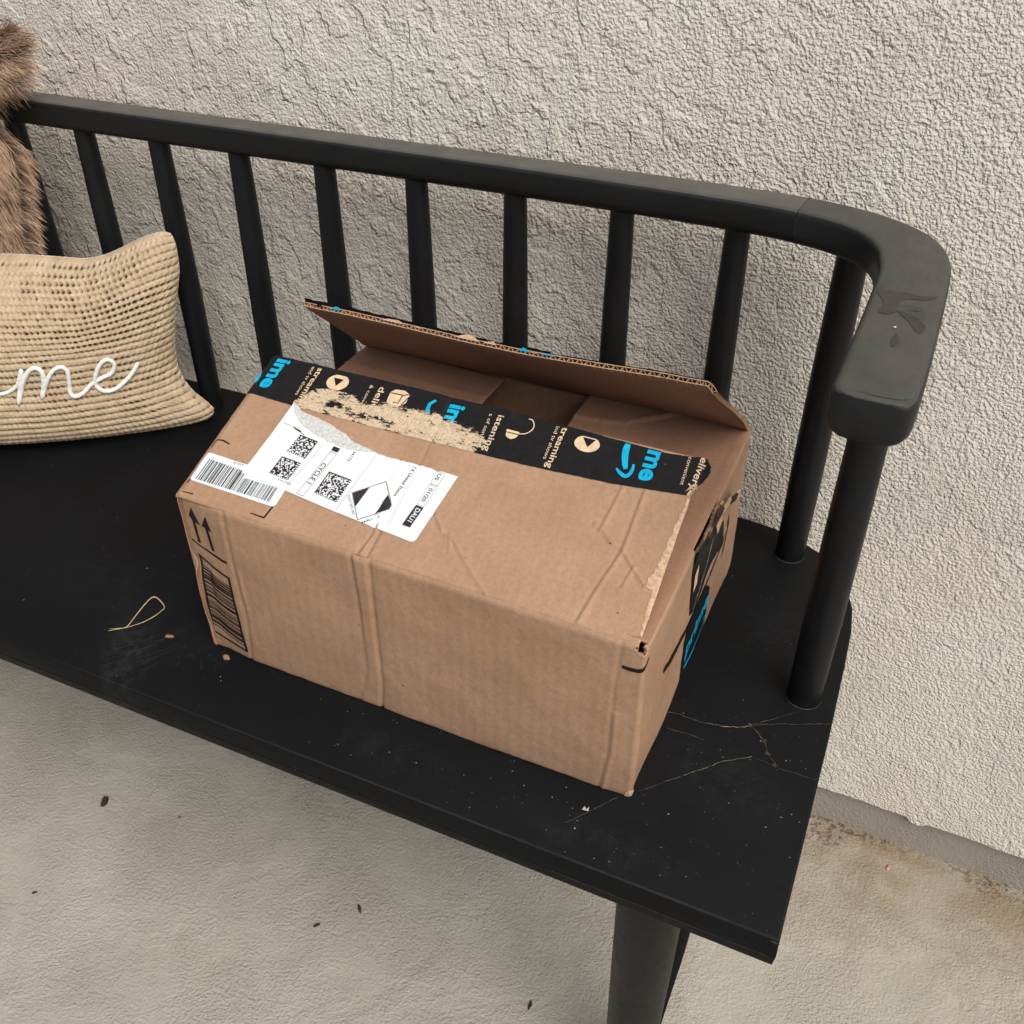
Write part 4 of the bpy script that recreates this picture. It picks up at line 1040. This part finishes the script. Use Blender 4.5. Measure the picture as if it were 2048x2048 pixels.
def strands(N, smin, smax, seed):
    g = np.random.default_rng(seed); s = g.uniform(smin, smax, N); t = g.uniform(0, 1, N)
    side = np.where(g.random(N) < .8, 1, -1); e = 2e-3
    s = np.where(g.random(N) < .12, 1 - g.random(N) * .02, s)
    P = np.where((side > 0)[:, None], fur_surf(s, t, 1), fur_surf(s, t, -1))
    dn = fn_[None] * side[:, None] * 1.0 + np.stack([np.clip((s - .80) / .2, 0, 1) * 1.2, np.zeros(N), np.zeros(N)], -1)
    cl = 38; cxn = vnoise(s * cl, t * cl, 91, 2); czn = vnoise(s * cl + 9, t * cl, 92, 2); big_ = vnoise(s * 9, t * 9, 93, 2)
    down = np.stack([.5 + .9 * cxn + .8 * big_ + np.clip(s - .9, 0, .1) * 6, -.35 * np.ones(N), -.9 + .8 * czn + 1.4 * np.clip(t - .85, 0, .15) * 6], -1)
    jit = g.normal(0, .28, (N, 3)); L = g.uniform(.016, .034, N)
    d0 = dn * .9 + down * .35 + jit * .5; d1 = down * .9 + dn * .15 + jit * .7
    d0 /= np.linalg.norm(d0, axis=1, keepdims=True); d1 /= np.linalg.norm(d1, axis=1, keepdims=True)
    p0 = P; p1 = p0 + d0 * (L * .35)[:, None]; p2 = p1 + (d0 + d1) / 2 * (L * .35)[:, None]; p3 = p2 + d1 * (L * .45)[:, None]
    wd = np.cross(d1, g.normal(0, 1, (N, 3))); wd /= np.linalg.norm(wd, axis=1, keepdims=True); w0 = .00035
    V = np.stack([p0 - wd * w0, p0 + wd * w0, p1 - wd * w0, p1 + wd * w0, p2 - wd * w0 * .8, p2 + wd * w0 * .8, p3], 1)
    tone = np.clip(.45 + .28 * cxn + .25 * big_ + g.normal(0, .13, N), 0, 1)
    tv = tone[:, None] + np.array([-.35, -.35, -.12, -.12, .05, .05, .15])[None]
    return V, np.clip(tv, 0, 1)
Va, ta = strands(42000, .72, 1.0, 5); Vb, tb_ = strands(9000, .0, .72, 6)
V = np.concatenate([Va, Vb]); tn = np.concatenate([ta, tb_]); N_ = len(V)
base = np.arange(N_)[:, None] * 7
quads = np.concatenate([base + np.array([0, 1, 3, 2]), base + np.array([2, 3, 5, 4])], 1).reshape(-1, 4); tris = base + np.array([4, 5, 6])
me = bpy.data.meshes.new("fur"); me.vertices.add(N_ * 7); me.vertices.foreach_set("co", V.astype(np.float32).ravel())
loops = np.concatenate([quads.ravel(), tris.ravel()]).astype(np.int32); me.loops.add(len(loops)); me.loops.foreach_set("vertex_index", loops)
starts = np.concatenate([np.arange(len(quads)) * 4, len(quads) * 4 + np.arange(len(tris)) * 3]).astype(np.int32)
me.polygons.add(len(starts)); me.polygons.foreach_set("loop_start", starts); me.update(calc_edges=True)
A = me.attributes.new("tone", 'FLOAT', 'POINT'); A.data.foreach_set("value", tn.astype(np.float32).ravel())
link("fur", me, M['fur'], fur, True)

# ------------------------------------------------------------------ litter on the bench
M['straw'] = mat_plain("dry_grass", (.42, .33, .21), .7, .3, .25, 0, 300)
M['leaf'] = mat_plain("dry_leaf", (.26, .155, .095), .8, .2, .3, 0, 300)
bm = bmesh.new()
pts = catmull([(-.6125, .4505, .001), (-.607, .4555, .001), (-.6005, .4615, .0012), (-.6020, .4720, .0015), (-.6040, .4830, .002), (-.6055, .4970, .003), (-.6045, .5035, .003), (-.5990, .5035, .003), (-.5905, .5000, .0025), (-.5855, .4965, .002), (-.5852, .4920, .002), (-.5862, .4840, .0018), (-.5900, .4740, .0015), (-.5955, .4665, .0012), (-.6010, .4605, .001), (-.6135, .4530, .001)], 4)
nn = len(pts) - 1
tube(bm, [(p[0], p[1], SEAT + p[2]) for p in pts], [.0002 + (.00052 if k < nn * .55 else .0003) * math.sin(math.pi * min(1, k / nn * 1.0)) for k in range(nn + 1)], 6)
o = bm_obj("grass_blade", bm, M['straw'], None, True); tag(o, "dry straw-coloured grass blade bent into a loop on the black seat left of the carton", "grass blade")
def chip(name, x, y, z, r, mat, label, cat, seed, squash=.4, flat=.3, group=None):
    q = random.Random(seed); bm = bmesh.new(); bmesh.ops.create_icosphere(bm, subdivisions=2, radius=1)
    an = q.uniform(0, 3); 
    for v in bm.verts:
        c = v.co * (1 + q.uniform(-.22, .22)); c = Vector((c.x * r, c.y * r * squash, c.z * r * flat)); v.co = Matrix.Rotation(an, 3, 'Z') @ c + Vector((x, y, z + r * flat * .7))
    o = bm_obj(name, bm, mat, None, True); tag(o, label, cat, group); return o
chip("leaf_fragment", -.556, .468, SEAT, .0050, M['leaf'], "thin reddish-brown leaf scrap on the seat, the one nearer the straw loop", "leaf scrap", 1, .35, .3, "dry leaf scraps on the seat")
chip("leaf_fragment", -.491, .467, SEAT, .0040, M['leaf'], "pale crumpled leaf crumb on the seat below the carton's printed bar block", "leaf scrap", 2, .7, .5, "dry leaf scraps on the seat")
M['scrap'] = mat_plain("paper_scrap", (.36, .36, .35), .8, .2, .1)
bm = bmesh.new(); vs = [bm.verts.new((x, y, SEAT + z)) for x, y, z in ((-.1432, .4462, .0008), (-.1422, .4492, .002), (-.1400, .4478, .001), (-.1388, .4500, .0022), (-.1382, .4468, .0008), (-.1402, .4462, .0012))]; bm.faces.new(vs)
o = bm_obj("paper_scrap", bm, M['scrap'], None); tag(o, "tiny white torn paper scrap on the seat in front of the carton's right corner", "paper scrap")
# cobweb strands with dusty thickenings
bm = bmesh.new(); r_ = random.Random(6)
def web(pts, r, seedk=0):
    P = catmull([(x, y, 0) for x, y in pts], 6); tube(bm, [(p[0] + r_.uniform(-.0005, .0005), p[1] + r_.uniform(-.0005, .0005), SEAT + .0009 + r_.uniform(0, .0006)) for p in P], [r * .62 * r_.uniform(.3, 1.4) for _ in P], 5)
web([(-.114, .567), (-.104, .569), (-.093, .568), (-.082, .568)], .00024)
web([(-.082, .568), (-.074, .570), (-.066, .571), (-.051, .577), (-.046, .581)], .00055)
web([(-.046, .581), (-.028, .591), (-.008, .600), (.014, .610)], .00018); web([(-.045, .582), (-.033, .593), (-.010, .615)], .00016)
web([(-.044, .581), (-.032, .569), (-.026, .558), (-.018, .549)], .00034); web([(-.037, .549), (-.057, .535), (-.069, .522), (-.083, .508)], .00042)
web([(-.083, .508), (-.099, .490), (-.110, .480)], .0002); web([(-.122, .468), (-.133, .453), (-.150, .430)], .0002); web([(-.109, .55), (-.09, .551), (-.076, .55)], .00018); web([(-.037, .549), (-.011, .547), (.014, .547)], .00012)
for x, y in ((-.032, .569), (-.026, .558), (-.018, .549), (-.045, .582)):
    for k in range(5): a_ = r_.uniform(0, 6.3); web([(x, y), (x + .003 * math.cos(a_), y + .003 * math.sin(a_))], .00025)
o = bm_obj("cobweb", bm, M['web'], None, True); tag(o, "thin dusty cobweb strands stretched across the seat right of the carton", "cobweb")
# dust and lint specks: nobody could count them
bm = bmesh.new(); r_ = random.Random(12)
for k in range(420):
    if r_.random() < .5: x, y = r_.uniform(-.35, .01), r_.uniform(.405, .60)
    else: x, y = r_.uniform(-.98, .01), r_.uniform(.405, .85)
    s_ = r_.choice([.0001, .00015, .00015, .0002, .0002, .00028, .0005 if r_.random() < .2 else .0002]); an = r_.uniform(0, 3); l = r_.choice([1, 1, 1, 2, 3])
    if BX0 - .002 < x < BX1 + .002 and BY0 - .002 < y < BY1: continue
    c, sn = math.cos(an), math.sin(an); vs = []
    for px, py in ((-l, -1), (l, -1), (l, 1), (-l, 1)): vs.append(bm.verts.new((x + (px * c - py * sn) * s_, y + (px * sn + py * c) * s_, SEAT + .0006)))
    bm.faces.new(vs)
o = bm_obj("dust", bm, mat_plain("dust", (.26, .26, .245), .9, .1, .4, 0, 90), None); tag(o, "pale dust and lint specks scattered over the black bench seat", "dust", None, "stuff")

# litter on the floor
M['dirt'] = mat_plain("dirt_crumb", (.045, .035, .022), .9, .1, .4, 0, 300)
chip("dirt_crumb", -.826, .522, 0, .0075, M['dirt'], "large dark brown crumb lying alone on the concrete at far left", "dirt crumb", 5, .55, .5, "dark crumbs on the concrete floor")
chip("dirt_crumb", -.438, .528, 0, .0060, M['dirt'], "slender dark twig bit on the concrete left of the bench leg", "dirt crumb", 6, .3, .4, "dark crumbs on the concrete floor")
chip("dirt_crumb", -.473, .490, 0, .0045, M['dirt'], "small dark crumb on the concrete beside the slender twig bit", "dirt crumb", 7, .5, .3, "dark crumbs on the concrete floor")
chip("dirt_crumb", -.809, .385, 0, .0032, M['dirt'], "tiny dark fleck on the concrete below the large crumb at left", "dirt crumb", 8, .5, .3, "dark crumbs on the concrete floor")
chip("dirt_crumb", -.721, .544, 0, .0020, M['dirt'], "smallest dark fleck on the concrete just under the bench front edge", "dirt crumb", 9, .6, .3, "dark crumbs on the concrete floor")
chip("dirt_crumb", -.207, .506, 0, .0050, M['dirt'], "dark crumb on the concrete near the bottom edge, close to the bench leg", "dirt crumb", 10, .4, .3, "dark crumbs on the concrete floor")
chip("petal", .130, .846, 0, .0050, mat_plain("petal", (.46, .27, .20), .8, .2, .2), "pale pink petal scrap on the stained concrete near the wall", "petal", 11, .5, .2)

def join(main, names):
    """merge separate sheets of one part into a single mesh"""
    obs = [o for o in bpy.data.objects if o.parent == main.parent and o.name.split('.')[0] in names and o != main]
    with bpy.context.temp_override(active_object=main, object=main, selected_objects=[main] + obs, selected_editable_objects=[main] + obs):
        bpy.ops.object.join()
def join_children(main, names):
    obs = [o for o in main.children if o.name.split('.')[0] in names]
    with bpy.context.temp_override(active_object=main, object=main, selected_objects=[main] + obs, selected_editable_objects=[main] + obs):
        bpy.ops.object.join()
join_children(back_flap, ("outer_liner", "liner_rim", "flap_end"))
join(tape, ("tape_print", "tape_shreds"))
